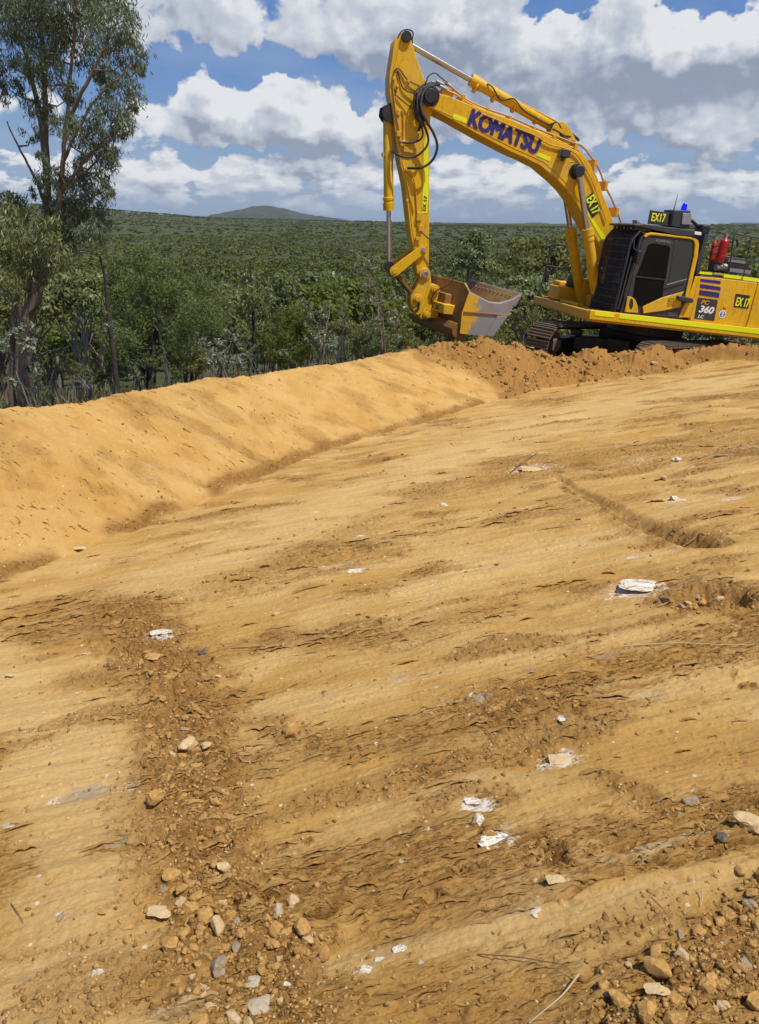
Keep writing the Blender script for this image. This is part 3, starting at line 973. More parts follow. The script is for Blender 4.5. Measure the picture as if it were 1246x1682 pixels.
# weld seams / stiffener line along the near face
sm = MB()
sm.tube([(p[0], BY + .002, p[2]) for p in [mp(x, y, BY) for x, y in [(712, 178), (740, 190), (788, 215), (843, 243), (866, 253), (893, 266), (919, 289), (936, 308), (951, 331)]]], .006, 6)
sm.tube([mp(x, y, BY + .002) for x, y in z8([(560, 640), (600, 600), (660, 590), (705, 640)])], .006, 6)
sm.build('weld_bead', m_yelw, boom)
a0, a1 = mp(768, 205.5, BY), mp(880, 252.5, BY)
text_on('KOMATSU', (a0[0], a0[2]), (a1[0], a1[2]),   .30, BY + .004, m_pur, boom, 'lettering', .040)
for L in (z1([(545, 590), (628, 622), (622, 654), (540, 620)]), z1([(1075, 832), (1150, 865), (1140, 887), (1062, 852)]), z8([(765, 1080), (815, 1160), (985, 1400), (950, 1440), (770, 1130)])):
    MB().prism(xz(L, BY), BY + .002, BY + .006).build('reflective_tape', m_tape, boom)
pl = xz(z8([(825, 908), (917, 1082), (820, 1175), (738, 985)]), BY)
plate = MB().prism(pl, BY + .008, BY + .014).build('number_plate', m_blk, boom)
a0, a1 = xz(z8([(765, 1045), (822, 1160)]), BY)
text_on('EX 17', xz(z8([(757, 985)]), BY)[0], xz(z8([(828, 1142)]), BY)[0], .20, BY + .016, m_ltx, boom, 'lettering', .02)
# work lamp under its bracket and cylinder top pin
lp = mp(*z8([(540, 515)])[0], BY + .1)
lm = MB().box(lp[0] - .11, lp[0] + .09, BY + .001, BY + .17, lp[2] - .07, lp[2] + .08)
lm.box(lp[0] - .03, lp[0] + .03, BY + .03, BY + .1, lp[2] - .14, lp[2] - .07)
lamp = lm.build('work_lamp', m_gry, boom, .012)
ll_ = MB(); ll_.tube([(lp[0] + .09, BY + .09, lp[2]), (lp[0] + .10, BY + .09, lp[2])], .055, 16); ll_.build('lens', m_lgry, lamp)
cp = mp(951, 281, .45)
pin = MB(); cyl_y(pin, (cp[0], cp[2]), .115, -.50, -.31); cyl_y(pin, (cp[0], cp[2]), .115, .31, .50); cyl_y(pin, (cp[0], cp[2]), .16, .301, .33); pin.build('cylinder_pin', m_blk, boom, .012)
# pin boss and lugs of the arm cylinder
e0 = mp(915, 209, .0)
lug = [mp(x, y, 0) for x, y in [(895, 226), (905, 205), (918, 200), (930, 210), (945, 240)]]
MB().prism([(p[0], p[2]) for p in lug], .10, .16).prism([(p[0], p[2]) for p in lug], -.16, -.10).build('cylinder_bracket', m_yel, boom, .008)

# ---- arm
AY = .20
arm_px = [(641, 76), (649, 63), (657, 55), (667, 55), (675, 66), (684, 95), (697, 130), (712, 150), (716, 172), (708, 196), (705, 215), (705, 350), (704, 440), (700, 457), (690, 459), (684, 447), (682, 423), (674, 385),
          (665, 305), (657, 268), (650, 225), (644, 182), (634, 186), (628, 178), (630, 130)]
arm_px = [(648, 66), (657, 55), (667, 55), (675, 66), (684, 95), (697, 130), (712, 150), (715, 168), (707, 192), (705, 215), (705, 350), (704, 440), (700, 457), (690, 459), (684, 447), (682, 423), (674, 385),
          (665, 305), (657, 268), (650, 225), (644, 180), (639, 150), (639, 125)]
arm = MB().prism(xz(arm_px, AY), -AY, AY).build('arm', m_yel, ex, .012)
tp = mp(663, 64, 0)
ap = MB(); cyl_y(ap, (tp[0], tp[2]), .10, -.26, .26); cyl_y(ap, (tip[0], tip[2]), .13, -.36, .36); cyl_y(ap, (tip[0], tip[2]), .19, .301, .325); ap.build('arm_pin', m_blk, arm, .01)
bp = mp(637, 184, 0)
br = [mp(x, y, 0) for x, y in [(626, 176), (640, 170), (652, 178), (652, 205), (630, 200), (624, 190)]]
MB().prism([(p[0], p[2]) for p in br], .12, .17).prism([(p[0], p[2]) for p in br], -.17, -.12).build('cylinder_bracket', m_blk, arm, .01)
seam = MB()
seam.tube([mp(x, y, AY + .002) for x, y in [(657, 66), (650, 100), (643, 126), (643, 150), (648, 180), (654, 225), (661, 268), (669, 305), (678, 385), (686, 430)]], .008, 6)
seam.tube([mp(x, y, AY + .002) for x, y in [(664, 90), (655, 108)]], .005, 6)
seam.build('weld_bead', m_yelw, arm)
MB().prism(xz([(695.5, 236), (703, 213), (703.6, 318), (694, 318)], AY), AY + .003, AY + .007).build('reflective_tape', m_tape, arm)
MB().prism(xz([(693.5, 318), (703.4, 318), (701, 350), (692.5, 350)], AY), AY + .003, AY + .008).build('reflective_tape', m_tape, arm)
q = xz([(701.5, 322), (699, 346)], AY)
text_on('EX 17', q[1], q[0], .07, AY + .010, m_blk, arm, 'lettering', .01)
bosses = MB()
for (x, y, r) in ((693.7, 410, .085), (696.5, 450, .125)):
    p = mp(x, y, AY); cyl_y(bosses, (p[0], p[2]), r, -AY - .07, AY + .07)
bosses.build('pin_boss', m_yelw, arm, .01)
pc = MB()
for (x, y, r) in ((693.7, 410, .045), (696.5, 450, .07)):
    p = mp(x, y, AY); cyl_y(pc, (p[0], p[2]), r, AY + .07, AY + .10)
pc.build('pin_cap', m_lgry, arm, .006)
# ribs and clamps on the near face
cl = MB()
for (x, y, w_, h_) in [(654, 185, .07, .10), (654, 220, .09, .10), (664, 236, .18, .10), (670, 245, .20, .13), (646, 130, .05, .06), (670, 134, .05, .05), (652, 142, .05, .05), (685, 212, .05, .06), (672, 283, .06, .06), (688, 356, .12, .16), (690, 375, .10, .12), (668, 330, .05, .05), (685, 392, .09, .07)]:
    p = mp(x, y, AY)
    cl.box(p[0] - w_ / 2, p[0] + w_ / 2, AY + .001, AY + .05, p[2] - h_ / 2, p[2] + h_ / 2)
cl.build('hose_clamp', m_yelw, arm, .006)

# ---- cylinders
def ram(name, p0, p1, pm, rb, rr, parent, barrel_mat=m_yel, end_r=None):
    """p0 barrel end, pm barrel mouth, p1 rod eye"""
    e = MB(); d = Vector(p1) - Vector(p0); u = d.normalized()
    L0 = (Vector(pm) - Vector(p0)).length
    P_ = lambda s_: tuple(Vector(p0) + u * s_)
    e.tube([P_(-.05), P_(.12), P_(.14), P_(L0 - .26), P_(L0 - .25), P_(L0 - .20), P_(L0 - .195), P_(L0 - .15), P_(L0 - .145), P_(L0)], [rb * .8, rb * .9, rb, rb, rb * 1.14, rb * 1.14, rb * 1.04, rb * 1.04, rb * 1.16, rb * 1.12], 20)
    o = e.build(name, barrel_mat, parent, 0)
    r_ = MB(); r_.tube([P_(L0), tuple(p1)], rr, 16); r_.build('rod', m_rod, o)
    k = MB(); a = Vector((0, 1, 0)) * (end_r or rb) * .9
    for c_ in (Vector(p1), Vector(p0)):
        k.tube([tuple(c_ - a), tuple(c_ + a)], (end_r or rb) * 1.15, 16)
    k.build('eye', m_blk if parent is ex else m_yelw, o, .006)
    return o


arm_rod_eye = mp(667, 70, 0); arm_mouth = mp(770, 137, 0)
e0 = mp(918, 214, 0)
ac = ram('arm_cylinder', e0, arm_rod_eye, arm_mouth, .105, .058, ex, end_r=.10)
stp = MB(); u0, u1 = Vector(e0), Vector(arm_mouth)
for k in (.25, .5, .72, .92):
    p = u0.lerp(u1, k); dd = (u1 - u0).normalized(); stp.tube([tuple(p), tuple(p + dd * .05)], .118, 20)
stp.build('band', m_yelw, ac)
pp = MB(); pp.tube([tuple(u0.lerp(u1, k) + Vector((0.02, .06, .12))) for k in (.05, .9)], .016, 8); pp.build('pipe', m_yel, ac)
b_mouth = mp(636, 346, 0); b_eye = mp(638.5, 437, 0); b_top = mp(637, 187, 0)
bc = ram('bucket_cylinder', b_top, b_eye, b_mouth, .10, .048, ex, end_r=.09)
pp = MB(); pp.tube([tuple(Vector(b_top).lerp(Vector(b_mouth), k) + Vector((-.10, .06, 0))) for k in (.02, .45)], .018, 8)
pp.tube([tuple(Vector(b_top).lerp(Vector(b_mouth), k) + Vector((.11, .04, 0))) for k in (.40, .44)], .03, 8); pp.build('pipe', m_pipe, bc)
for s_ in (1, -1):
    rod_eye = (cp[0], .42 * s_, cp[2])
    if s_ > 0: mouth = mp(963, 376, .42); end = mp(976, 500, .42)
    else: mouth = mp(930, 374, -.42); end = mp(950, 503, -.42)
    bot = (1.52, .42 * s_, 1.42)
    d = (Vector(bot) - Vector(rod_eye)).normalized()
    mth = Vector(rod_eye) + d * 1.18
    ram('boom_cylinder', bot, rod_eye, tuple(mth), .115, .062, ex, end_r=.09)

# ---- linkage
for s_ in (1, -1):
    A_ = mp(648, 445.5, .26); B_ = mp(693.7, 410, .26)
    m = MB(); y0, y1 = (.215, .275) if s_ > 0 else (-.275, -.215)
    a, b = Vector((A_[0], 0, A_[2])), Vector((B_[0], 0, B_[2])); u = (b - a).normalized(); v = Vector((-u.z, 0, u.x))
    pts = []
    for (c_, sgn) in ((a, -1), (b, 1)):
        for k in range(9):
            th = math.pi * k / 8
            o_ = (u * math.sin(th) * sgn + v * math.cos(th) * (-1 if sgn > 0 else 1) * -1) * (.105 if sgn < 0 else .085)
            pts.append(c_ + o_)
    # order: around a (from +v side to -v side) then b
    pts = [a + (v * math.cos(th) - u * math.sin(th)) * .105 for th in np.linspace(0, math.pi, 9)] + [b + (-v * math.cos(th) + u * math.sin(th)) * .085 for th in np.linspace(0, math.pi, 9)]
    m.prism([(p.x, p.z) for p in pts], y0, y1)
    o = m.build('link_arm', m_yel, ex, .006)
    pm_ = MB(); cyl_y(pm_, (a.x, a.z), .06, y0 - .015, y1 + .015); pm_.build('pin_cap', m_yelw, o, .006)
A_ = mp(648, 446, .1); B_ = mp(683, 490, .1)
m = MB(); m.obox((A_[0], .10, A_[2]), (B_[0], .10, B_[2]), .07, .17, (0, 1, 0)); m.obox((A_[0], -.10, A_[2]), (B_[0], -.10, B_[2]), .07, .17, (0, 1, 0))
cyl_y(m, (A_[0], A_[2]), .10, -.20, .20); cyl_y(m, (B_[0], B_[2]), .10, -.18, .18)
m.obox((A_[0] - .1, 0, A_[2] - .1), (B_[0] + .15, 0, B_[2] + .15), .12, .10, (0, 1, 0))
m.build('bucket_link', m_brown_shade, ex, .01)

# ---- tilting coupler and bucket
CYL = .17
c1 = xz(b3([(275, 130), (300, 118), (335, 125), (352, 160), (362, 225), (345, 300), (318, 420), (272, 515), (235, 528), (200, 480), (180, 420), (184, 350), (225, 290), (262, 215)]), CYL)
cpl = MB().prism(c1, .10, .24).prism(c1, -.24, -.10).box(*(lambda p, q_: (p[0], q_[0], -.1, .1, q_[2], p[2]))(mp(*b3([(300, 300)])[0], 0), mp(*b3([(220, 480)])[0], 0))).build('coupler', m_yel, ex, .014)
c2 = xz(b3([(350, 270), (385, 246), (430, 275), (468, 335), (462, 402), (400, 402), (376, 420), (380, 452), (436, 470), (425, 556), (330, 556), (268, 566), (262, 520), (310, 430), (335, 350)]), CYL)
ear = MB().prism(c2, .05, .20).prism(c2, -.36, -.24).build('ear_plate', m_yel, cpl, .014)
pn_ = MB()
for (x, y, r) in ((308, 160, .085), (235, 380, .09), (398, 297, .095), (322, 522, .085)):
    p = xz(b3([(x, y)]), CYL)[0]
    cyl_y(pn_, p, r, -.28, .27); cyl_y(pn_, p, r * .6, .27, .30)
pn_.build('coupler_pin', m_yelw, cpl, .008)
dk = MB()
p = xz(b3([(255, 440)]), .24)[0]; dk.box(p[0] - .03, p[0] + .03, .241, .246, p[1] - .09, p[1] + .09)
p = xz(b3([(237, 487)]), .24)[0]; dk.box(p[0] - .04, p[0] + .04, .241, .246, p[1] - .03, p[1] + .02)
dk.build('slot_shade', m_blk, cpl)  # black plates stand in for the shade inside the slots

NY, OFF, DY = .95, (.56, .07), 1.9
prof = xz([(770, 480), (758, 514), (754.5, 548), (808, 554), (833.8, 518), (856, 483.7)], NY)
side = xz([(770, 480), (785.8, 488.3), (802.5, 497), (821, 498.5), (841, 492.5), (856, 483.7), (833.8, 518), (808, 554), (754.5, 548), (758, 514)], NY)
def shell(prof, th, y0, y1, off):
    """open sheet following prof, thickened inwards"""
    n_ = len(prof); m = MB(); P2 = [Vector((a, b)) for a, b in prof]
    inn = []
    for i in range(n_):
        d = (P2[min(i + 1, n_ - 1)] - P2[max(i - 1, 0)]).normalized(); nn = Vector((-d.y, d.x))
        inn.append(P2[i] + nn * th)
    return m.prism([tuple(p) for p in P2] + [tuple(p) for p in reversed(inn)], y0, y1, off)
cen = Vector((sum(p[0] for p in prof) / 6, sum(p[1] for p in prof) / 6))
tst = Vector(prof[2]) ; dtest = (Vector(prof[3]) - Vector(prof[1])).normalized(); nn = Vector((-dtest.y, dtest.x))
TH = .035 if nn.dot(cen - tst) > 0 else -.035
bucket = shell(prof, TH, NY - DY, NY, OFF).build('bucket', m_brown_shade, ex, .006)
def plate_at(pts, yn, th, f_):
    o_ = (OFF[0] * f_, OFF[1] * f_)
    return [(a + o_[0], b + o_[1]) for a, b in pts]
spn = MB().prism(side, NY - .04, NY + .012); spn.build('side_plate', m_buck, bucket, .006)
spf = MB().prism(plate_at(side, 0, 0, 1), NY - DY - .012, NY - DY + .04); spf.build('side_plate', m_buck, bucket, .006)
# strip across the side, wear plate, top edge bead, lip
s1 = MB()
a, b = xz(b3([(655, 502), (1055, 530)]), NY); s1.obox((a[0], NY + .02, a[1]), (b[0], NY + .02, b[1]), .035, .025, (0, 1, 0))
s1.build('stiffener_strip', m_brown_shade, bucket, .004)
wp = xz(b3([(952, 536), (1044, 536), (912, 722), (852, 706)]), NY)
MB().prism(wp, NY + .014, NY + .034).build('wear_plate', m_steel, bucket, .004)
rim = MB(); rim.tube([(p[0], NY - .01, p[1]) for p in xz([(770, 480), (785.8, 488.3), (802.5, 497), (821, 498.5), (841, 492.5), (856, 483.7)], NY)], .022, 8)
rim.build('rim_bead', m_steel, bucket)
F_, G_ = Vector((prof[5][0], NY, prof[5][1])), Vector((prof[4][0], NY, prof[4][1]))
far = Vector((OFF[0], -DY, OFF[1]))
lipd = (F_ - G_).normalized()
lip = MB()
q = [F_ - lipd * .28, F_ + lipd * .03]
nrm = lipd.cross(far).normalized() * .03
vs = [q[0] - nrm, q[1] - nrm * .4, q[1] + nrm * .4, q[0] + nrm]
e1, e2 = far.normalized() * -.02, far + far.normalized() * .02
lip._add([tuple(v + e1) for v in vs] + [tuple(v + e2) for v in vs], [(0, 1, 2, 3), (7, 6, 5, 4), (0, 4, 5, 1), (1, 5, 6, 2), (2, 6, 7, 3), (3, 7, 4, 0)])
lip.build('cutting_edge', m_steel, bucket, .004)
bl = MB()
for k in range(13):
    c_ = F_ - lipd * .10 + far * ((k + .7) / 13.5) - nrm * 1.0
    bl.tube([tuple(c_ + nrm * .4), tuple(c_ + nrm * 1.9)], .02, 8)
for k in range(13):
    c_ = F_ - lipd * .10 + far * ((k + .7) / 13.5) + nrm * 1.0
    bl.tube([tuple(c_), tuple(c_ + nrm * .8)], .02, 8)
bl.build('edge_bolt', m_lgry, bucket)
# flange over the back, back box with dark slot plates, lower drum
A3 = Vector((prof[0][0], NY, prof[0][1]))
fl = MB()
top_pts = [A3 + far * .0, A3 + far * .10 + Vector((.02, 0, .16)), A3 + far * .92 + Vector((.02, 0, .13)), A3 + far * 1.0]
t_in = [p + Vector((-.05, 0, .0)) for p in top_pts]
fl._add([tuple(p) for p in top_pts] + [tuple(p) for p in t_in], [(0, 1, 2, 3), (7, 6, 5, 4), (0, 4, 5, 1), (1, 5, 6, 2), (2, 6, 7, 3), (3, 7, 4, 0)])
fl.build('top_flange', m_brown_shade, bucket, .004)
bb_ = MB()
J3 = Vector((prof[1][0], NY, prof[1][1]))
def backbox(f0, f1, z0, z1, dx):
    a = J3 + far * f0; b = J3 + far * f1
    vs = []
    for P_ in (a, b):
        for z in (z0, z1):
            for d_ in (0.0, dx):
                vs.append((P_.x + d_ - .02, P_.y, P_.z + z))
    return vs, [(0, 1, 3, 2), (4, 6, 7, 5), (0, 4, 5, 1), (2, 3, 7, 6), (0, 2, 6, 4), (1, 5, 7, 3)]
bb_._add(*backbox(.25, .75, -.02, .30, .14)); bb_.build('back_box', m_brown_shade, bucket, .012)
bx2 = MB()._add(*backbox(.16, .46, -.10, .10, .24)).build('hanger_box', m_yel, bucket, .012)
dk = MB()
p = xz(b3([(593, 468)]), .45)[0]
a = J3 + far * .30 + Vector((.245 - .02, 0, 0)); dk.box(a.x, a.x + .006, a.y - .05, a.y + .05, a.z - .05, a.z + .04); dk.build('slot_shade', m_blk, bucket)  # black plate drawn for the dark of the slot
dr = MB(); I3 = Vector((prof[2][0], NY, prof[2][1]))
arc = [(0, .22), (.10, .20), (.17, .08), (.14, -.05), (.04, -.12), (-.12, -.14), (-.2, -.06)]
vs = [(I3.x + a_, I3.y - .05, I3.z + b_) for a_, b_ in arc] + [(I3.x + far.x * .97 + a_, I3.y + far.y * .97, I3.z + far.z * .97 + b_) for a_, b_ in arc]
nA = len(arc)
dr._add(vs, [tuple(range(nA)), tuple(range(2 * nA - 1, nA - 1, -1))] + [((i + 1) % nA, i, i + nA, (i + 1) % nA + nA) for i in range(nA)])
o = dr.build('back_drum', m_brown_shade, bucket, .01)
bm = bmesh.new(); bm.from_mesh(o.data); bmesh.ops.recalc_face_normals(bm, faces=bm.faces[:]); bm.to_mesh(o.data); bm.free()

# ---- pipes on the boom and hoses
P1 = [(735, 138), (746, 147), (757, 157), (772, 167), (800, 179), (835, 191), (875, 208.5), (915.5, 224.6), (939.5, 234), (955.6, 240), (973, 261), (984.5, 280), (994, 306), (1004, 326), (1013, 347), (1021, 369)]
P2_ = [(728, 146), (750, 156), (775, 172), (840, 200), (872, 212), (904, 225), (934.7, 240.6), (949, 247), (968, 272), (981, 297), (991, 330), (1002, 369)]
P3 = [(790, 186), (850, 211), (878, 222), (900, 236), (925, 243), (945, 252), (958, 270), (973, 298), (984, 330), (996, 364)]
for pts, dy, r, mt in ((P1, .22, .022, m_pipe), (P1, .10, .022, m_pipe), (P2_, .24, .022, m_yelw), (P1, -.12, .022, m_pipe), (P3, BY + .03, .013, m_yelw)):
    k = MB(); k.tube(spline([mp(x, y, dy) for x, y in pts], 4), r, 8); k.build('hydraulic_pipe', mt, ex)
k = MB()
for (x, y) in ((757, 157), (797, 178), (833, 191), (872, 208), (905, 222), (940, 235), (972, 262), (990, 297), (1008, 340)):
    p = mp(x, y + 5, .1); k.box(p[0] - .03, p[0] + .03, -.18, .29, p[2] - .14, p[2] + .05)
k.build('pipe_clamp', m_yelw, ex, .006)
def hose(pts, dys, r=.019, mat=m_rub, name='hydraulic_hose'):
    L = [mp(x, y, dy) for (x, y), dy in zip(pts, dys)]
    k = MB(); k.tube(spline(L, 7), r, 8); return k.build(name, mat, ex)
hose(z1([(470, 410), (400, 420), (355, 470), (345, 560), (380, 640), (425, 720), (445, 800), (415, 880), (350, 925), (260, 930)]), [.2, .3, .36, .42, .42, .42, .42, .40, .36, .25], .026)
hose(z1([(455, 405), (385, 415), (335, 455), (320, 520), (330, 600), (370, 680), (390, 760), (360, 820), (300, 860), (220, 855), (165, 825)]), [.15, .24, .30, .36, .38, .38, .38, .36, .32, .28, .15], .022)
hose(z1([(440, 400), (370, 410), (315, 450), (300, 530), (320, 610), (350, 680), (350, 740), (300, 770), (215, 770)]), [.1, .2, .3, .33, .33, .33, .31, .28, .23])
hose(z1([(430, 405), (350, 430), (320, 500), (330, 580), (345, 640), (330, 700)]), [.02, .15, .28, .3, .3, .25], .026)
hose(z1([(420, 415), (340, 445), (305, 510), (310, 600), (330, 640)]), [-.05, .12, .25, .3, .25], .026)
hose(z1([(415, 425), (360, 450), (335, 520), (350, 600), (365, 640)]), [-.05, .12, .33, .34, .3], .026)
hose(z1([(340, 425), (260, 380), (215, 320), (190, 315), (175, 350), (175, 430), (190, 460)]), [.25, .23, .22, .22, .22, .22, .22], .012)
hose(z1([(305, 470), (240, 440), (215, 390), (200, 330)]), [.25, .23, .22, .22], .012)
hose(z1([(375, 400), (390, 360), (430, 340), (470, 370), (510, 400)]), [.25, .22, .2, .2, .2], .012)
hose(z1([(200, 120), (225, 80), (265, 70), (295, 90), (285, 140), (270, 160)]), [.2, .2, .15, .1, .1, .05], .012)
hose(z1([(755, 405), (790, 430), (830, 500), (860, 510), (920, 500), (980, 570), (1060, 620), (1150, 670), (1220, 720)]), [.1, .15, .12, .12, .12, .14, .14, .14, .14], .014)
hose(z1([(180, 470), (240, 520), (290, 560)]), [.22, .24, .26], .012)
hose(z1([(200, 610), (205, 580), (225, 570), (235, 600), (235, 720), (230, 770)]), [.22] * 6, .012, m_pipe)
hose(z1([(180, 340), (170, 400), (185, 560), (210, 700), (215, 780)]), [.22] * 5, .014, m_pipe)
hose(z1([(245, 940), (290, 980), (310, 1060), (320, 1200), (325, 1300)]), [.24, .23, .22, .22, .22], .012, m_yelw)
hose(z1([(255, 1010), (270, 1080), (300, 1200)]), [.22] * 3, .012, m_yelw)
hose(z8([(395, 215), (470, 200), (510, 260), (560, 290), (620, 320), (680, 360)]), [.1, .14, .14, .1, .05, 0], .022)
hose(z8([(400, 230), (450, 245), (500, 320), (560, 370), (640, 390)]), [0, .1, .15, .15, .15], .022)
hose(z8([(530, 270), (600, 300), (650, 340), (690, 380)]), [-.1, -.1, -.1, -.1], .026)
hose(z8([(420, 260), (480, 290), (540, 330), (600, 340), (660, 370)]), [.2, .2, .2, .15, .1], .018)
hose([(691, 380), (697, 386), (705, 393), (722, 409), (738, 425), (745.5, 444), (742, 462), (730, 471), (716, 478), (709, 490), (710, 505)], [.25, .3, .32, .35, .38, .4, .4, .4, .36, .3, .25], .012)
fit = MB()
for (x, y, dy) in [(z1([(500, 405)])[0] + (.15,)), (z1([(460, 400)])[0] + (.2,)), (z1([(430, 405)])[0] + (.05,)), (z1([(480, 430)])[0] + (.24,)), (z1([(400, 440)])[0] + (.2,))]:
    p = mp(x, y, dy); fit.tube([(p[0] + .07, p[1], p[2] + .02), (p[0] - .09, p[1], p[2] - .02)], .034, 8)
fit.build('hose_fitting', m_lgry, ex)
vb = MB(); p = mp(732, 150, .05); vb.box(p[0] - .12, p[0] + .12, -.2, .22, p[2] - .12, p[2] + .02); vb.build('valve_block', m_yelw, ex, .015)

# ---- house
hz0, hz1, HY = 1.20, 1.40, 1.50
house = MB().box(-2.35, -.12, -1.46, 1.46, 1.40, 2.30).box(-3.2, 2.1, -1.40, 1.40, 1.17, 1.38).build('body', m_yel, ex, .02)
sp_px = [(1142.5, 453.5), (1184, 459.5), (1246, 467.5)]
q = [mp(x, y, HY) for x, y in sp_px]
ztop = q[0][2]
MB().prism([(-.13, 1.415), (-.06, ztop), (-.70, ztop + .02), (-1.52, ztop + .02), (-1.52, 1.415)], 1.462, HY).build('door_panel', m_yel, house, .012)
MB().prism([(-1.54, 1.415), (-1.54, ztop + .02), (-2.36, ztop + .0), (-2.36, 1.415)], 1.462, HY).build('door_panel', m_yel, house, .012)
# counterweight
cwp = [(-2.38, 1.22), (-2.38, 2.45), (-2.9, 2.45), (-3.25, 2.3), (-3.42, 1.9), (-3.38, 1.5), (-3.1, 1.2)]
MB().prism(cwp, -1.48, 1.48).build('counterweight', m_yel, ex, .05)
# side sill with its tape
L0 = mp(969.6, 509, 1.56); 
sz = [mp(x, y, 1.56) for x, y in [(969.6, 509), (969.6, 521), (1160, 545), (1246, 550.6), (1160, 527), (1246, 536)]]
sill_top = sz[0][2]; sill_x = sz[0][0]
sill = MB().prism([(sill_x, sill_top), (sill_x, sill_top - .19), (-3.1, sill_top - .21), (-3.1, sill_top)], 1.42, 1.57).build('side_sill', m_yel, ex, .012)
x_t = mp(1018, 515, 1.57)[0]
MB().prism([(x_t, sill_top - .01), (x_t, sill_top - .105), (-3.05, sill_top - .115), (-3.05, sill_top - .01)], 1.572, 1.577).build('reflective_tape', m_tape, sill)
MB().prism([(sill_x - .10, sill_top - .02), (sill_x - .10, sill_top - .10), (x_t + .13, sill_top - .10), (x_t + .13, sill_top - .02)], 1.572, 1.577).build('reflective_tape', m_tape, sill)
MB().box(-3.0, 2.05, -1.57, -1.42, sill_top - .2, sill_top).build('side_sill', m_yel, ex, .012)
MB().box(x_t - .02, sill_x, 1.30, 1.42, sill_top - .15, sill_top - .01).box(sill_x - .05, sill_x + .02, -1.5, 1.5, sill_top - .19, sill_top - .02).build('deck_edge', m_yelw, ex, .012)
# stripes and model panel
def dec(L, mat, name, dy=.004, bev=0):
    return MB().prism(xz(L, HY), HY + dy - .002, HY + dy + .002).build(name, mat, house, bev)
dec(z5([(240, 828), (440, 850), (438, 880), (240, 855)]), m_pur, 'stripe')
dec(z5([(238, 878), (440, 910), (438, 944), (234, 918)]), m_pur, 'stripe')
dec(z5([(232, 938), (430, 965), (424, 1016), (226, 988)]), m_pur, 'stripe')
dec(z5([(216, 1012), (412, 1036), (376, 1244), (178, 1220)]), m_gry, 'model_panel')
def line(px0, px1, yy): 
    a, b = xz([px0, px1], yy); return a, b
a, b = line(*z5([(243, 1075), (318, 1086)]), HY); text_on('PC', a, b, .085, HY + .007, m_org, house, 'lettering', .02, shear=.2)
a, b = line(*z5([(222, 1155), (360, 1175)]), HY); text_on('360', a, b, .135, HY + .007, m_wht, house, 'lettering', .035, shear=.2)
a, b = line(*z5([(212, 1212), (266, 1220)]), HY); text_on('LC', a, b, .065, HY + .007, m_wht, house, 'lettering', .02, shear=.2)
dec(z5([(588, 975), (728, 994), (712, 1122), (568, 1104)]), m_blk, 'number_plate', .006)
a, b = line(*z5([(580, 1092), (706, 1110)]), HY); text_on('EX 17', a, b, .175, HY + .010, m_ltx, house, 'lettering', .02)
c_ = xz(z5([(458, 1178)]), HY)[0]
rg = MB(); rg.tube([(c_[0], HY + .001, c_[1]), (c_[0], HY + .004, c_[1])], .085, 24); rg.build('round_sticker', m_wht, house)
rg = MB(); rg.tube([(c_[0], HY + .005, c_[1]), (c_[0], HY + .007, c_[1])], .06, 24)
mblu = paint('sticker_blue', (.03, .13, .5), .5, .1)
rg.build('round_sticker', mblu, house)
rg = MB(); rg.tube([(c_[0], HY + .008, c_[1] + .02), (c_[0], HY + .010, c_[1] + .02)], .025, 12).box(c_[0] - .02, c_[0] + .02, HY + .008, HY + .010, c_[1] - .045, c_[1] - .01); rg.build('round_sticker', m_wht, house)
lk = xz(z5([(482, 1103)]), HY)[0]
MB().box(lk[0] - .05, lk[0] + .03, HY + .001, HY + .012, lk[1] - .03, lk[1] + .03).build('latch', m_org, house, .004)

# engine hood and black gear behind the cab
bk = MB()
bk.box(-1.0, -.18, .95, 1.40, ztop + .0, ztop + .08)
bk.box(-2.3, -.15, -1.4, 1.42, ztop - .06, ztop + .03)
bk.build('engine_deck', m_blk, ex, .01)
for L in (z5([(240, 757), (362, 768), (355, 790), (232, 780)]), z5([(478, 783), (646, 802), (640, 834), (472, 815)]), z5([(664, 808), (900, 838), (900, 872), (660, 842)])):
    MB().prism(xz(L, HY), HY - .045, HY - .005).build('reflective_tape', m_tape, ex)
gz = MB(); q = xz(z5([(500, 600), (700, 632), (790, 790), (478, 775)]), 1.0)
gz.prism(q, .35, .95); g_o = gz.build('engine_cover', m_blk, ex, .02)
sl_ = MB()
q0_, q1_ = xz(z5([(520, 640), (700, 665)]), .952), xz(z5([(530, 740), (740, 765)]), .952)
for r_i, (qa, qb) in enumerate((q0_, q1_)):
    for k in range(8):
        f0 = (k + .25) / 8; a = (qa[0] + (qb[0] - qa[0]) * f0, qa[1] + (qb[1] - qa[1]) * f0)
        sl_.box(a[0] - .045, a[0] + .02, .953, .958, a[1] - .04, a[1] + .04)
sl_.build('louvre', m_lgry, g_o)
post = xz(z5([(292, 385), (322, 400), (222, 800), (196, 795), (214, 620), (240, 560)]), 1.38)
pb = MB().prism(post, .75, 1.38).build('battery_box', m_gry, ex, .012)
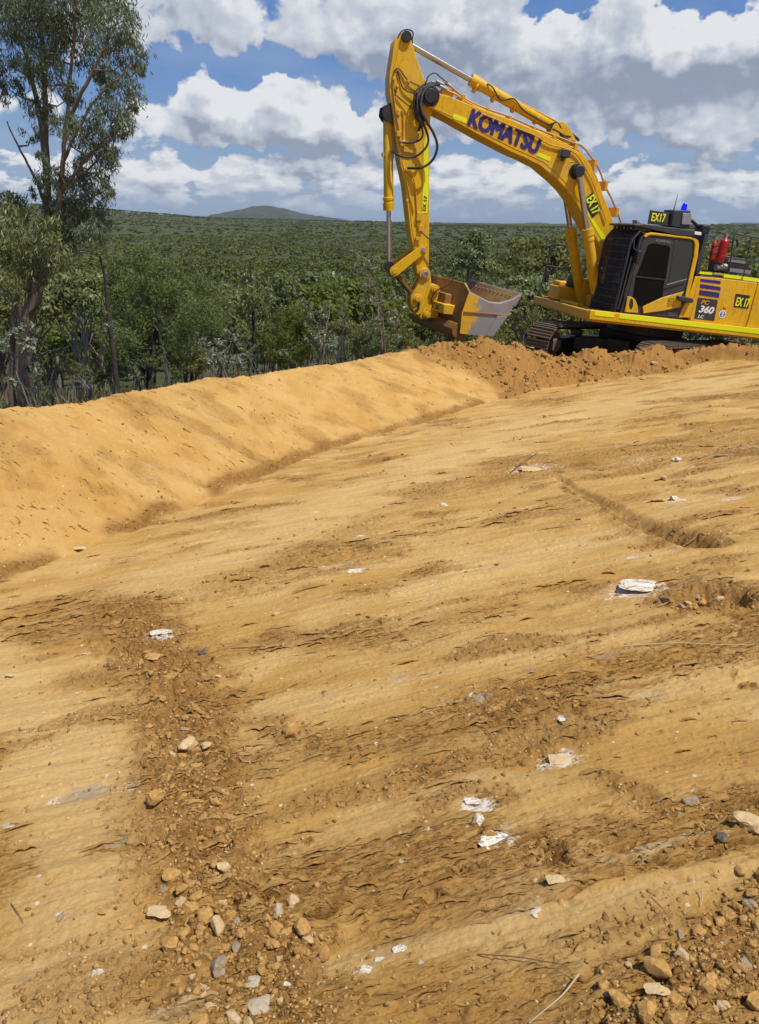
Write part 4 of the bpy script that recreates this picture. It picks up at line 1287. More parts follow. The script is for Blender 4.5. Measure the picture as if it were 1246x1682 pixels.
for (px0, px1, r, mt) in ((z5([(485, 445)])[0], z5([(425, 672)])[0], .098, m_red), (z5([(384, 470)])[0], z5([(352, 640)])[0], .055, m_red)):
    a, b = mp(*px0, 1.28), mp(*px1, 1.28)
    u = (Vector(a) - Vector(b)).normalized(); A3_ = Vector(b)
    L_ = (Vector(a) - Vector(b)).length
    k = MB(); k.tube([tuple(A3_ + u * s_) for s_ in (0, .02, L_ * .95, L_, L_ + .03, L_ + .05)], [r * .85, r, r, r * .8, r * .5, r * .3], 18)
    fe = k.build('fire_extinguisher', mt, ex)
    k = MB(); k.tube([tuple(A3_ + u * (L_ + .04)), tuple(A3_ + u * (L_ + .13))], r * .38, 10); k.build('valve', m_lgry, fe)
    k = MB(); k.tube([tuple(A3_ + u * (L_ * .28)), tuple(A3_ + u * (L_ * .28 + .03))], r * 1.07, 18); k.tube([tuple(A3_ + u * (L_ * .72)), tuple(A3_ + u * (L_ * .72 + .03))], r * 1.07, 18); k.build('strap', m_red if r > .06 else m_blk, fe)
    if r < .06:
        k = MB(); k.box(A3_.x - .03, A3_.x + .04, 1.28 + r * .8, 1.28 + r * 1.05, A3_.z + .25, A3_.z + .55)
k = MB(); p = mp(*z5([(440, 720)])[0], 1.28); k.tube([(p[0] + .12, 1.28, p[2]), (p[0] - .12, 1.28, p[2] + .03)], .07, 12); k.build('bracket_shelf', m_lgry, ex)
rl = MB()
def rail(pts, yy, r=.016): rl.tube([mp(x, y, yy) for x, y in pts], r, 8)
rail(z5([(300, 410), (395, 408), (420, 362), (560, 440), (545, 600)]), 1.30, .014)
rail(z5([(575, 400), (585, 385), (900, 440)]), 1.42, .018)
rail(z5([(745, 412), (700, 630), (660, 830)]), 1.42, .014)
rail(z5([(575, 395), (545, 600), (520, 780)]), 1.42, .014)
rail(z5([(500, 628), (900, 665)]), 1.42, .014)
rl.build('handrail', m_gry, ex)
k = MB(); k.tube(spline([mp(x, y, 1.2) for x, y in z5([(570, 440), (600, 445), (605, 490), (580, 525), (550, 528)])], 6), .022, 8); k.build('hose_loop', m_rub, ex)
k = MB(); k.tube(spline([mp(x, y, .9) for x, y in z5([(120, 245), (160, 260), (215, 310), (250, 330), (270, 360)])], 5), .035, 10); k.build('exhaust_elbow', m_blk, ex)
k = MB(); p = mp(*z5([(262, 320)])[0], .9); k.box(p[0] - .1, p[0] + .1, .75, 1.05, p[2] - .15, p[2] + .05); k.build('air_filter', m_blk, ex, .03)

# ---- cab
CYO = 1.48
cab_px = [(1017, 516), (1027, 481), (1038, 440), (1051, 393), (1058, 383), (1138, 390.5), (1146, 397), (1144, 425), (1131, 477), (1121, 527)]
cab = MB().prism(xz(cab_px, CYO), .50, CYO).build('cab', m_gry, ex, .02)
def side_pl(L, y0, y1, mat, name, bev=.005, par=cab):
    return MB().prism(xz(L, CYO), y0, y1).build(name, mat, par, bev)
fr = z4([(598, 362), (625, 332), (680, 322), (1110, 375), (1150, 398), (1162, 440), (1150, 570), (1100, 790), (1055, 990), (1015, 985), (1060, 780), (1108, 560), (1120, 440), (1108, 405), (1080, 392), (680, 348), (645, 355), (622, 375)])
side_pl(fr, CYO + .002, CYO + .035, m_yel, 'cab_frame', .01)
side_pl(z4([(600, 378), (640, 354), (1075, 398), (1100, 420), (1100, 560), (1010, 925), (790, 985), (580, 1080), (545, 1070), (495, 990), (440, 975), (520, 640)]), CYO + .001, CYO + .012, m_gry, 'door')
side_pl(z4([(650, 445), (700, 433), (855, 458), (872, 480), (825, 800), (525, 768), (590, 600)]), CYO + .014, CYO + .020, m_dkgl, 'door_window')
side_pl(z4([(520, 785), (815, 815), (790, 978), (580, 1072), (545, 1070), (490, 985)]), CYO + .014, CYO + .020, m_dkgl, 'door_window')
side_pl(z4([(918, 405), (1095, 425), (1098, 545), (1035, 795), (855, 850), (880, 640)]), CYO + .014, CYO + .020, m_rwgl, 'rear_window')
side_pl(z4([(520, 768), (825, 800), (822, 812), (520, 784)]), CYO + .014, CYO + .034, m_blk, 'window_bar', .003)
hb = MB(); hb.tube([mp(x, y, CYO + .05) for x, y in z4([(840, 858), (1045, 800)])], .010, 6); hb.build('grab_bar', m_lgry, cab)
side_pl(z4([(585, 1080), (790, 985), (1008, 925), (985, 960), (975, 1083), (800, 1122), (592, 1150)]), CYO + .014, CYO + .040, m_yel, 'lower_door_panel', .01)
side_pl(z4([(592, 1160), (975, 1092), (950, 1192), (600, 1165)]), CYO + .008, CYO + .014, m_gry, 'step_panel')
side_pl(z4([(430, 975), (470, 980), (505, 1005), (530, 1060), (538, 1145), (400, 1135)]), CYO + .014, CYO + .045, m_yel, 'front_corner_panel', .01)
c_ = xz(z4([(466, 1050)]), CYO)[0]
ov = MB(); pts = [(c_[0] + .045 * math.cos(a) + .02 * math.sin(a), c_[1] + .11 * math.sin(a)) for a in np.linspace(0, 2 * math.pi, 20)[:-1]]
ov.prism(pts, CYO + .046, CYO + .050); ov.build('vent_hole_shade', m_blk, cab)  # black oval plate stands in for the shade inside the hole
side_pl(z4([(1050, 1010), (1130, 770), (1180, 775), (1130, 1195), (960, 1190), (1000, 1090)]), CYO - .02, CYO + .016, m_yel, 'rear_corner_panel', .008)
hd = side_pl(z4([(925, 970), (940, 965), (1070, 990), (1085, 1005), (1080, 1035), (1060, 1042), (935, 1015)]), CYO + .03, CYO + .12, m_gry, 'step_handle', .015)
lv = MB()
for i in range(5):
    for j in range(6):
        p = xz(z4([(845 + i * 14 - j * 2, 1000 + j * 15 - i * 2)]), CYO)[0]
        lv.box(p[0] - .012, p[0] + .006, CYO + .041, CYO + .043, p[1] - .010, p[1] + .006)
lv.build('vent_grille', m_blk, cab)
a, b = line(*z4([(722, 415), (872, 434)]), CYO); text_on('KOMATSU', a, b, .045, CYO + .014, m_lgry, cab, 'lettering', .02)
for dy_ in (0, 22):
    a, b = line(*z4([(852, 1152 + dy_), (945, 1155 + dy_)]), CYO); text_on('KOMATSU' if not dy_ else 'KOMATSU', a, b, .022, CYO + .016, m_lgry, cab, 'lettering', .02)
# opaque dark panes stand in for a dark interior; roof guard and lamps
rz = mp(1100, 380, CYO)[2]
rf = [mp(1043, 370.5, 1.52), mp(1149, 378, 1.52)]
zt = .5 * (rf[0][2] + rf[1][2])
xf, xr = rf[0][0], rf[1][0]
roof = MB()
roof.prism([(xf + .02, zt - .02), (xf - .2, zt + .015), (xr, zt + .015), (xr, zt - .09), (xr + .5, zt - .12), (xr + .8, zt - .09), (xf - .2, zt - .055), (xf + .02, zt - .055)], .42, 1.52)
roof.build('roof_guard', m_gry, cab, .012)
rb_ = MB()
for k in range(7):
    yy = .50 + k * .15; rb_.box(xf - .42, xf - .05, yy, yy + .05, zt - .12, zt - .06)
rb_.build('roof_lamp', m_gry, cab, .01)
rb_ = MB()
for k in (0, 1, 3, 5): 
    yy = .52 + k * .15; rb_.box(xf - .045, xf - .04, yy, yy + .05, zt - .11, zt - .07)
rb_.build('lamp_lens', m_lgry, cab)
side_pl(z4([(1110, 312), (1178, 320), (1175, 352), (1106, 342)]), 1.521, 1.545, m_wht, 'marker_lamp', .006)
gx0 = mp(1014.6, 508, 1.46); gx1 = mp(1037, 421.5, 1.46); 
gu = MB()
def gpt(f_, yy):   # f_ 0 bottom, 1 top
    x_ = 1.66 - .02 * f_ - (max(0, f_ - .82) ** 2) * 4.5
    return (x_ + (1.5 - yy) * .06, yy, 1.36 + f_ * 1.70)
for yy in np.linspace(.46, 1.47, 17):
    gu.tube([gpt(f_, yy) for f_ in (0, .3, .6, .82, .9, 1)], .015, 6)
for f_ in (.02, .11, .2, .29, .38, .47, .56, .65, .74, .82, .9, 1.0):
    gu.tube([gpt(f_, yy) for yy in (.45, 1.48)], .014, 6)
gu.build('front_guard', m_blk, cab)
gt = MB()
for yy in (.45, 1.48):
    gt.tube([gpt(f_, yy) for f_ in (0, .3, .6, .82, .9, 1)], .026, 8)
gt.build('guard_frame', m_gry, cab)
gl = MB(); gl._add([(1.60, .52, 1.36), (1.60, 1.46, 1.36), (1.47, 1.46, 3.05), (1.47, .52, 3.05), (1.56, .52, 1.36), (1.56, 1.46, 1.36), (1.43, 1.46, 3.05), (1.43, .52, 3.05)], [(0, 1, 2, 3), (7, 6, 5, 4), (0, 4, 5, 1), (1, 5, 6, 2), (2, 6, 7, 3), (3, 7, 4, 0)])
gl.build('windscreen', m_dkgl, cab)
lf = MB().box(.2, 1.55, .497, .503, 1.4, 3.0).build('side_window', m_dkgl, cab)
mr = MB(); p = mp(*z4([(545, 560)])[0], 1.55)
mr.box(p[0] - .04, p[0] + .05, 1.53, 1.62, p[2] - .16, p[2] + .10); 
mr.build('mirror', m_blk, cab, .02)
mr = MB(); mr.tube([mp(x, y, 1.54) for x, y in z4([(545, 520), (500, 480), (510, 390)])], .014, 6); mr.tube([mp(x, y, 1.54) for x, y in z4([(480, 570), (340, 1112)])], .018, 8); mr.tube([mp(x, y, 1.54) for x, y in z4([(520, 560), (400, 970)])], .010, 8); mr.build('grab_rail', m_gry, cab)
# roof gear
sb = MB().prism(xz(z4([(675, 93), (862, 121), (850, 252), (648, 235)]), 1.2), 1.17, 1.20).build('number_board', m_gry, ex, .004)
a, b = xz(z4([(678, 206), (815, 218)]), 1.2); text_on('EX17', a, b, .155, 1.204, m_ltx, sb, 'lettering', .02)
MB().prism(xz(z4([(865, 130), (910, 135), (905, 245), (852, 245)]), 1.1), .8, 1.1).build('roof_box', m_blk, ex, .01)
bbx = MB().prism(xz(z4([(915, 92), (1085, 100), (1080, 285), (885, 262)]), 1.2), .8, 1.2).build('beacon_box', m_gry, ex, .012)
MB().prism(xz(z4([(1000, 125), (1090, 128), (1080, 245), (985, 240)]), 1.2), 1.202, 1.225).build('panel', m_lgry, bbx, .006)
p = mp(*z4([(1013, 88)])[0], 1.0)
k = MB(); k.tube([(p[0], 1, p[2] - .03), (p[0], 1, p[2] + .01), (p[0], 1, p[2] + .10), (p[0], 1, p[2] + .125)], [.065, .062, .052, .03], 18); k.build('beacon', m_bea, ex)
p = mp(1107, 343, 1.0); p2 = mp(1113, 318, 1.0)
k = MB(); k.tube([(p[0], 1., p[2] - .1), (p[0], 1., p[2]), p2], [.012, .010, .004], 6); k.build('antenna', m_blk, ex)
k = MB(); q = xz(z4([(535, 195), (600, 245), (535, 245)]), .9); k.prism(q, .7, .9); k.build('roof_bracket', m_lgry, ex, .004)

# ---- far side of the deck: rail, mirror, tool box
k = MB(); YF = -1.40
k.tube(spline([mp(x, y, YF) for x, y in z3([(95, 640), (78, 625), (85, 580), (120, 440), (150, 335), (170, 325), (235, 335)])], 5), .020, 8)
k.tube([mp(x, y, YF) for x, y in z3([(125, 440), (205, 452), (238, 425)])], .018, 8)
k.tube([mp(x, y, YF) for x, y in z3([(278, 295), (330, 300), (330, 420)])], .018, 8)
k.tube([mp(x, y, YF) for x, y in z3([(275, 385), (335, 390)])], .018, 8)
k.build('front_handrail', m_gry, ex)
p = mp(*z3([(125, 490)])[0], YF); MB().box(p[0] - .05, p[0] + .05, YF - .06, YF + .03, p[2] - .17, p[2] + .12).build('side_mirror', m_blk, ex, .02)
MB().box(1.1, 2.0, -1.35, -.75, 1.40, 1.72).box(1.5, 1.95, -1.30, -.9, 1.72, 1.83).build('tool_box', m_yelw, ex, .03)
k = MB(); k.tube([(1.62, -.86, 1.72), (1.62, -.86, 1.80), (1.55, -.86, 2.05), (1.45, -.86, 2.22)], [.15, .17, .16, .10], 14); k.build('rubber_cover', m_rub, ex)
MB().box(.9, 1.5, -.68, .38, 1.38, 1.62).box(1.25, 1.62, -.38, -.30, 1.38, 1.95).box(1.25, 1.62, .30, .38, 1.38, 1.95).build('boom_mount', m_yelw, ex, .02)
MB().box(-.1, 1.05, -1.42, -.6, 1.40, 2.25).build('fuel_tank', m_yel, ex, .04)
MB().box(1.86, 2.02, -.55, .40, 1.39, 1.45).build('step_plate', m_yelw, ex, .006)

# ---- undercarriage, slewed against the house
ub = MB(); ub.tube([(0, 0, .92), (0, 0, 1.165)], .78, 40); ub.tube([(0, 0, .95), (0, 0, 1.10)], .86, 40); ub.build('slew_ring', m_blk, ex)
UC = Matrix.Rotation(R(34), 4, 'Z')
def ux(v): return tuple(UC @ Vector(v))
cf = MB(); cf.box(-.75, .75, -.75, .75, .50, .92)
for sx in (-1, 1):
    cf.obox((sx * .5, -.2, .66), (sx * 1.15, 0, .6), .5, .35)
cf.obox((.55, 0, .62), (1.1, 1.15, .52), .34, .30); cf.obox((.55, 0, .62), (1.1, -1.15, .52), .34, .30)
cf.obox((-.55, 0, .62), (-1.1, 1.15, .52), .34, .30); cf.obox((-.55, 0, .62), (-1.1, -1.15, .52), .34, .30)
cf.v = [ux(v) for v in cf.v]; cf.build('centre_frame', m_blk, ex, .02)
def stadium(s_, L, r):
    """point and tangent at arc length s_ of a track loop, half straight L, radius r"""
    per = 4 * L + 2 * math.pi * r; s_ %= per
    if s_ < 2 * L: return (L - s_, 2 * r), (-1, 0)
    s_ -= 2 * L
    if s_ < math.pi * r: a = math.pi / 2 + s_ / r; return (-L + r * math.cos(a), r + r * math.sin(a)), (-math.sin(a), math.cos(a))
    s_ -= math.pi * r
    if s_ < 2 * L: return (-L + s_, 0), (1, 0)
    s_ -= 2 * L; a = -math.pi / 2 + s_ / r
    return (L + r * math.cos(a), r + r * math.sin(a)), (-math.sin(a), math.cos(a))
TL, TR = 2.0, .44
per = 4 * TL + 2 * math.pi * TR
for s_ in (1, -1):
    yc = 1.30 * s_
    tr = empty('track'); tr.parent = ex
    NS = 48
    sh = MB(); lk_ = MB()
    for i in range(NS):
        (px_, pz_), (tx, tz) = stadium(per * i / NS, TL, TR)
        nx, nz = tz, -tx
        c_ = Vector((px_, yc, pz_ + .02)); T_ = Vector((tx, 0, tz)); N_ = Vector((nx, 0, nz))
        sag = 0
        def add(m, a0_, a1_, n0, n1, w_):
            vs = [c_ + T_ * a + N_ * b + Vector((0, w, 0)) for a in (a0_, a1_) for w in (-w_, w_) for b in (n0, n1)]
            m._add([ux(v) for v in vs], [(0, 1, 3, 2), (4, 6, 7, 5), (0, 4, 5, 1), (2, 3, 7, 6), (0, 2, 6, 4), (1, 5, 7, 3)])
        add(sh, -.098, .098, -.012, .012, .30)
        for a_ in (-.085, -.01, .065): add(sh, a_, a_ + .022, .012, .040, .30)
        add(lk_, -.09, .09, -.10, -.014, .07)
    for m_, nm, mt in ((sh, 'track_shoes', m_track), (lk_, 'track_chain', m_blk)):
        o = m_.build(nm, mt, tr)
        bm = bmesh.new(); bm.from_mesh(o.data); bmesh.ops.recalc_face_normals(bm, faces=bm.faces[:]); bm.to_mesh(o.data); bm.free()
    k = MB(); k.box(-1.75, 1.75, yc - .20, yc + .20, .26, .62); k.v = [ux(v) for v in k.v]; k.build('track_frame', m_blk, tr, .02)
    for xx, nm, rr_ in ((TL, 'idler', .35), (-TL, 'sprocket', .37)):
        k = MB(); k.tube([(xx, yc - .12, TR + .02), (xx, yc + .12, TR + .02)], rr_, 24); k.tube([(xx, yc - .25, TR + .02), (xx, yc + .25, TR + .02)], .16, 20); k.v = [ux(v) for v in k.v]; k.build(nm, m_track, tr)
    for xx in np.linspace(-1.6, 1.6, 8):
        k = MB(); k.tube([(xx, yc - .18, .18), (xx, yc + .18, .18)], .10, 14); k.v = [ux(v) for v in k.v]; k.build('roller', m_track, tr)
    for xx in (-.8, .8):
        k = MB(); k.tube([(xx, yc - .12, .72), (xx, yc + .12, .72)], .08, 14); k.v = [ux(v) for v in k.v]; k.build('roller', m_track, tr)
# earth packed on the near track top is part of the machine's look

def split_islands(o):
    """each separate piece of a mesh becomes a part of its own"""
    me = o.data
    n = len(me.vertices); par = list(range(n))
    def find(a):
        while par[a] != a:
            par[a] = par[par[a]]; a = par[a]
        return a
    for e in me.edges:
        a, b = find(e.vertices[0]), find(e.vertices[1])
        if a != b: par[a] = b
    groups = {}
    for i in range(n): groups.setdefault(find(i), []).append(i)
    if len(groups) < 2: return
    for k_, vs in enumerate(groups.values()):
        sv = set(vs)
        bm = bmesh.new(); bm.from_mesh(me)
        bmesh.ops.delete(bm, geom=[v for v in bm.verts if v.index not in sv], context='VERTS')
        m2 = bpy.data.meshes.new(me.name); bm.to_mesh(m2); bm.free()
        for mt in me.materials: m2.materials.append(mt)
        o2 = o.copy(); o2.data = m2; COL.objects.link(o2)
        if k_ == 0:
            for ch in list(o.children): ch.parent = o2
    bpy.data.objects.remove(o)


SPLIT = {'arm_pin', 'band', 'eye', 'guard_frame', 'cylinder_pin', 'cylinder_bracket', 'pin_boss', 'pin_cap', 'coupler_pin', 'hose_clamp', 'pipe_clamp', 'hose_fitting', 'strap', 'slot_shade', 'roof_lamp', 'lamp_lens', 'grab_rail', 'engine_deck', 'foot_pin', 'weld_bead', 'edge_bolt', 'louvre', 'handrail', 'front_handrail'}
for o in [o for o in list(bpy.data.objects) if o.type == 'MESH' and o.name.split('.')[0] in SPLIT]:
    split_islands(o)
# ================================================================ VEGETATION
def leaf_mat(name, col, col2, rough=.6, trans=.38, spec=.2):
    m = bpy.data.materials.new(name); m.use_nodes = True
    t = NT(m.node_tree); b = t.n['Principled BSDF']; out_ = t.n['Material Output']
    g_ = t.new('ShaderNodeNewGeometry')
    oi = t.new('ShaderNodeObjectInfo')
    n = t.noise(g_.outputs['Position'], .22, 3, .6)
    f_ = t.math('ADD', t.math('MULTIPLY', g_.outputs['Random Per Island'], .55), t.math('MULTIPLY', t.step(n, .35, .65), .30))
    f_ = t.math('ADD', f_, t.math('MULTIPLY', oi.outputs['Random'], .25))
    c = t.mix(f_, col, col2)
    t.l.new(c, b.inputs['Base Color'])
    b.inputs['Roughness'].default_value = rough
    b.inputs['Specular IOR Level'].default_value = spec
    tr_ = t.new('ShaderNodeBsdfTranslucent'); t.l.new(t.mix(.5, c, (.20, .26, .03), 'MULTIPLY') if False else c, tr_.inputs[0])
    mx = t.new('ShaderNodeMixShader'); mx.inputs[0].default_value = trans
    t.l.new(b.outputs[0], mx.inputs[1]); t.l.new(tr_.outputs[0], mx.inputs[2]); t.l.new(mx.outputs[0], out_.inputs[0])
    return m


m_gum = leaf_mat('gum_leaves', (.095, .116, .036), (.245, .262, .088), .45, .3, .4)
m_olive = leaf_mat('olive_leaves', (.108, .120, .030), (.25, .245, .074))
m_wattle = leaf_mat('feathery_leaves', (.094, .120, .036), (.235, .268, .090))
m_bright = leaf_mat('yellow_green_leaves', (.090, .120, .020), (.185, .21, .040))
m_gumdark = leaf_mat('tall_gum_leaves', (.055, .080, .040), (.165, .195, .100), .45, .25, .35)
m_silver = leaf_mat('silver_leaves', (.12, .14, .070), (.31, .32, .21), .4, .15, .5)
m_grass = leaf_mat('dry_grass_blades', (.08, .09, .035), (.26, .21, .11), .8, .2)
m_forest = leaf_mat('forest_leaves', (.068, .084, .018), (.165, .178, .044), .6, .25)
_t = NT(m_forest.node_tree); _b = _t.n['Principled BSDF']; _src = _b.inputs['Base Color'].links[0].from_socket
_p = _t.new('ShaderNodeNewGeometry').outputs['Position']
_f = _t.math('ADD', _t.attr('tint'), _t.math('MULTIPLY', _t.math('SUBTRACT', _t.noise(_p, .007, 5, .65), .5), 2.4))
_c = _t.mix(_t.step(_f, .15, .95), _t.mix(_src and 1.0, (.5, .5, .5), _src), (.15, .165, .045))
_c = _t.mix(_t.step(_f, .0, .9), (.052, .064, .018), (.170, .172, .044))
_c2 = _t.mix(.55, _src, _c)
_t.l.new(_c2, _b.inputs['Base Color'])
m_bark = paint('brown_bark', (.17, .120, .085), .85, .4, scale=6, dirtcol=(.22, .18, .14))
m_dbark = paint('charred_bark', (.045, .036, .030), .9, .2, scale=8)
m_pbark = paint('pale_bark', (.27, .23, .185), .8, .4, scale=6, dirtcol=(.15, .11, .08))
m_twig = paint('grey_dead_twigs', (.17, .145, .125), .85, .3, scale=6)


def unit(v): return v / (np.linalg.norm(v, axis=-1, keepdims=True) + 1e-9)


def leaf_quads(cen, axis, L, W, r_):
    """one narrow four-sided leaf per row; axis is its long direction"""
    n = len(cen)
    side = unit(np.cross(axis, unit(r_.normal(size=(n, 3)))))
    L = np.broadcast_to(np.asarray(L, float), (n,))[:, None]; W = np.broadcast_to(np.asarray(W, float), (n,))[:, None]
    v = np.stack([cen - axis * L / 2, cen + side * W / 2, cen + axis * L / 2, cen - side * W / 2], 1)
    return v.reshape(-1, 3)


def quads_idx(n): return np.arange(n * 4).reshape(n, 4)


def clump_leaves(centres, radii, per, L, W, r_, droop=.6, flat=.8, hollow=.3):
    out_ = []
    for c_, rad_, n_ in zip(centres, radii, per):
        n_ = int(n_)
        # leaves sit on a few twig tips inside the clump
        k = max(3, int(n_ / 26))
        tips = unit(r_.normal(size=(k, 3))) * (r_.uniform(hollow, 1, (k, 1)) ** .6) * rad_
        tips[:, 2] *= flat
        which = r_.integers(0, k, n_)
        p = np.asarray(c_) + tips[which] + r_.normal(size=(n_, 3)) * rad_ * .17
        ax = unit(r_.normal(size=(n_, 3)) * .75 + np.array([0, 0, -droop * 1.4]) + unit(tips[which]) * .35)
        out_.append(leaf_quads(p, ax, L * r_.uniform(.6, 1.3, n_), W * r_.uniform(.7, 1.2, n_), r_))
    return np.concatenate(out_)


def branch_mesh(mb, pts, r0, r1, n=7, wob=.0, r_=None):
    pts = [Vector(p) for p in pts]
    sp = spline(pts, 5)
    if wob and r_ is not None:
        sp = [sp[0]] + [p + Vector(r_.normal(size=3) * wob) for p in sp[1:]]
    rs = list(np.linspace(r0, r1, len(sp)))
    mb.tube([tuple(p) for p in sp], rs, n, caps=True)
    return sp


def twigs_to(mb, skel, centres, radii, r_, rad=.012):
    """thin branches from the nearest limb point to each clump, with some side twigs"""
    S = np.array([tuple(p) for p in skel])
    for c_, rr_ in zip(centres, radii):
        c_ = np.asarray(c_)
        score = np.linalg.norm(S - c_, axis=1) + np.maximum(0, S[:, 2] - c_[2] + .15) * 2.5
        a = S[int(np.argmin(score))]
        mid = (a + c_) / 2 + np.array([0, 0, -.06]) + r_.normal(size=3) * .06
        mb.tube([tuple(a), tuple(mid), tuple(c_)], [rad * 1.5, rad, rad * .5], 5)
        for _ in range(4):
            e = c_ + unit(r_.normal(size=3)) * rr_ * .9
            mb.tube([tuple(mid * .4 + c_ * .6), tuple((c_ + e) / 2 + r_.normal(size=3) * .03), tuple(e)], [rad * .6, rad * .4, rad * .2], 4)


TREES = empty  # (things are made one by one below)


def shrub(name, label, cat, base_px, Y, clumps, leafm, L, W, per=.75, bark=m_bark, stems=3, r0=.04, droop=.4, seed=1, group=None, zoff=0.0, extra=None, depth=1.0, lean=None, flat=.8, tips_=True):
    """a bush measured on the photograph: clumps are (px, py, r px)"""
    r_ = np.random.default_rng(seed)
    bx, by_, bz = at(base_px[0], base_px[1], Y)
    gz = ground_z(bx, by_)
    base = np.array([bx, by_, gz - .05])
    root = empty(name, loc=tuple(base))
    tag(root, label, cat, group)
    cs, rs, ns = [], [], []
    for (px, py, pr) in clumps:
        rad_ = pr * Y / FPX * .96
        yy = Y + r_.uniform(-1, 1) * depth * .8
        c_ = at(px, py, yy)
        cs.append(c_ - base); rs.append(rad_); ns.append(per * pr * pr * (1.0 if tips_ else 1))
    mb = MB(); sk = []
    top = np.array(cs)
    for k in range(stems):
        tgt = top[r_.integers(0, len(top))]
        b0 = r_.normal(size=3) * np.array([.08, .08, 0]) * (stems > 1)
        m1 = b0 * .7 + tgt * np.array([.25, .25, .45]) + r_.normal(size=3) * .06
        sk += branch_mesh(mb, [b0, m1, tgt * .8 + b0 * .2], r0, r0 * .3, 7, .01, r_)
    if extra:
        for L_, ra, rb in extra:
            pts = [at(px, py, Y + dy) - base for (px, py, dy) in L_]
            sk += branch_mesh(mb, pts, ra, rb, 8, .006, r_)
    if cs: twigs_to(mb, sk, cs, rs, r_, max(.006, r0 * .22))
    mb.build('trunk', bark, root)
    if leafm is not None and cs:
        v = clump_leaves(cs, rs, ns, L, W, r_, droop, flat)
        mesh_np('crown', v, quads_idx(len(v) // 4), leafm, root, smooth=False)
    return root


# --- the tall gum on the far left
big_cl = [(190, 40, 38), (212, 92, 28), (226, 112, 16), (200, 150, 34), (182, 196, 32), (200, 212, 20), (160, 245, 34), (184, 262, 20), (150, 296, 30), (172, 314, 18), (130, 55, 40), (152, 108, 28), (100, 25, 44),
          (60, 55, 44), (20, 35, 44), (118, 158, 22), (84, 125, 34), (14, 108, 26), (18, 150, 26), (60, 180, 24), (104, 205, 22), (52, 222, 18), (130, 212, 26), (92, 296, 28), (122, 318, 34), (150, 345, 32), (108, 350, 32),
          (170, 372, 20), (150, 388, 28), (112, 385, 36), (20, -20, 50), (80, -40, 50), (150, -30, 45), (200, -30, 35), (50, 110, 20), (165, 10, 30), (90, 85, 22), (175, 130, 18), (205, 60, 18), (72, 262, 14), (134, 270, 18), (210, 178, 14), (226, 78, 12), (178, 225, 14), (66, 318, 14), (90, 345, 18)]
big_ex = [([(38, 668, 0), (42, 610, 0), (41, 560, 0), (44, 520, 0)], .13, .10), ([(44, 525, 0), (58, 480, 0), (72, 430, 0), (78, 350, .1), (76, 270, .1), (74, 180, .1), (70, 90, 0), (62, 0, 0), (58, -60, 0)], .085, .022),
          ([(60, 480, 0), (84, 400, -.2), (97, 330, -.3), (101, 280, -.3), (108, 210, -.4), (114, 140, -.4), (122, 50, -.4), (126, -30, -.4)], .055, .016), ([(40, 535, 0), (22, 500, .2), (4, 468, .3), (-25, 400, .4), (-45, 300, .4)], .065, .02),
          ([(76, 290, .1), (66, 200, .3), (50, 120, .5), (28, 50, .5), (5, -10, .5)], .05, .02), ([(99, 320, -.3), (130, 275, -.4), (165, 235, -.3), (205, 205, -.2)], .03, .010), ([(97, 330, -.3), (120, 300, .2), (160, 262, .3), (190, 215, .3)], .028, .010),
          ([(110, 200, -.4), (140, 140, -.5), (170, 80, -.5), (195, 30, -.5)], .035, .012), ([(92, 370, -.2), (128, 340, .2), (155, 322, .2), (180, 308, .2)], .025, .008), ([(78, 350, .1), (60, 300, .3), (35, 250, .3), (10, 200, .3)], .03, .010),
          ([(48, 515, 0), (62, 500, -.2), (70, 470, -.2), (82, 440, -.2)], .04, .02), ([(42, 540, 0), (30, 510, -.2), (32, 460, -.2), (48, 400, -.2)], .04, .02), ([(46, 520, .1), (50, 470, .1), (60, 410, .1)], .045, .02), ([(101, 270, -.3), (140, 190, 0), (170, 150, 0), (205, 120, 0)], .028, .01)]
gum = shrub('gum_tree', 'tall gum tree with sparse grey-green crown reaching out of the picture at the far left', 'tree', (38, 668), 13.0, big_cl, m_gumdark, .095, .0165, .88, m_bark, 0, .05, 1.0, 3, extra=big_ex, depth=1.3)
k = MB(); gb = np.array(gum.location)
k.tube(spline([at(px, py, 12.7) - gb for px, py in [(73, 438), (88, 428), (103, 420), (130, 415), (152, 413), (171, 421)]], 5), list(np.linspace(.022, .008, 26)), 6)
k.tube(spline([at(px, py, 12.7) - gb for px, py in [(88, 408), (95, 401)]], 3), .014, 6)
k.tube([tuple(at(px, py, 12.7) - gb) for px, py in [(0, 480), (12, 492), (20, 503)]], .022, 6)
o = k.build('dead_branch', m_pbark, gum); tag(o, 'bare bleached dead branch')
shrub('gum_tree', 'shorter olive gum leaning in front of the tall gum trunk, at the left edge', 'tree', (18, 668), 12.2, [(18, 330, 26), (30, 350, 34), (10, 385, 40), (50, 390, 36), (90, 410, 28), (20, 430, 42), (62, 440, 32), (0, 470, 34), (100, 440, 18), (40, 470, 22), (-20, 420, 40), (80, 372, 24)],
      m_gum, .11, .022, .50, m_bark, 2, .035, .8, 5, extra=[([(18, 668, 0), (20, 600, 0), (24, 540, 0), (30, 480, 0)], .05, .035)])

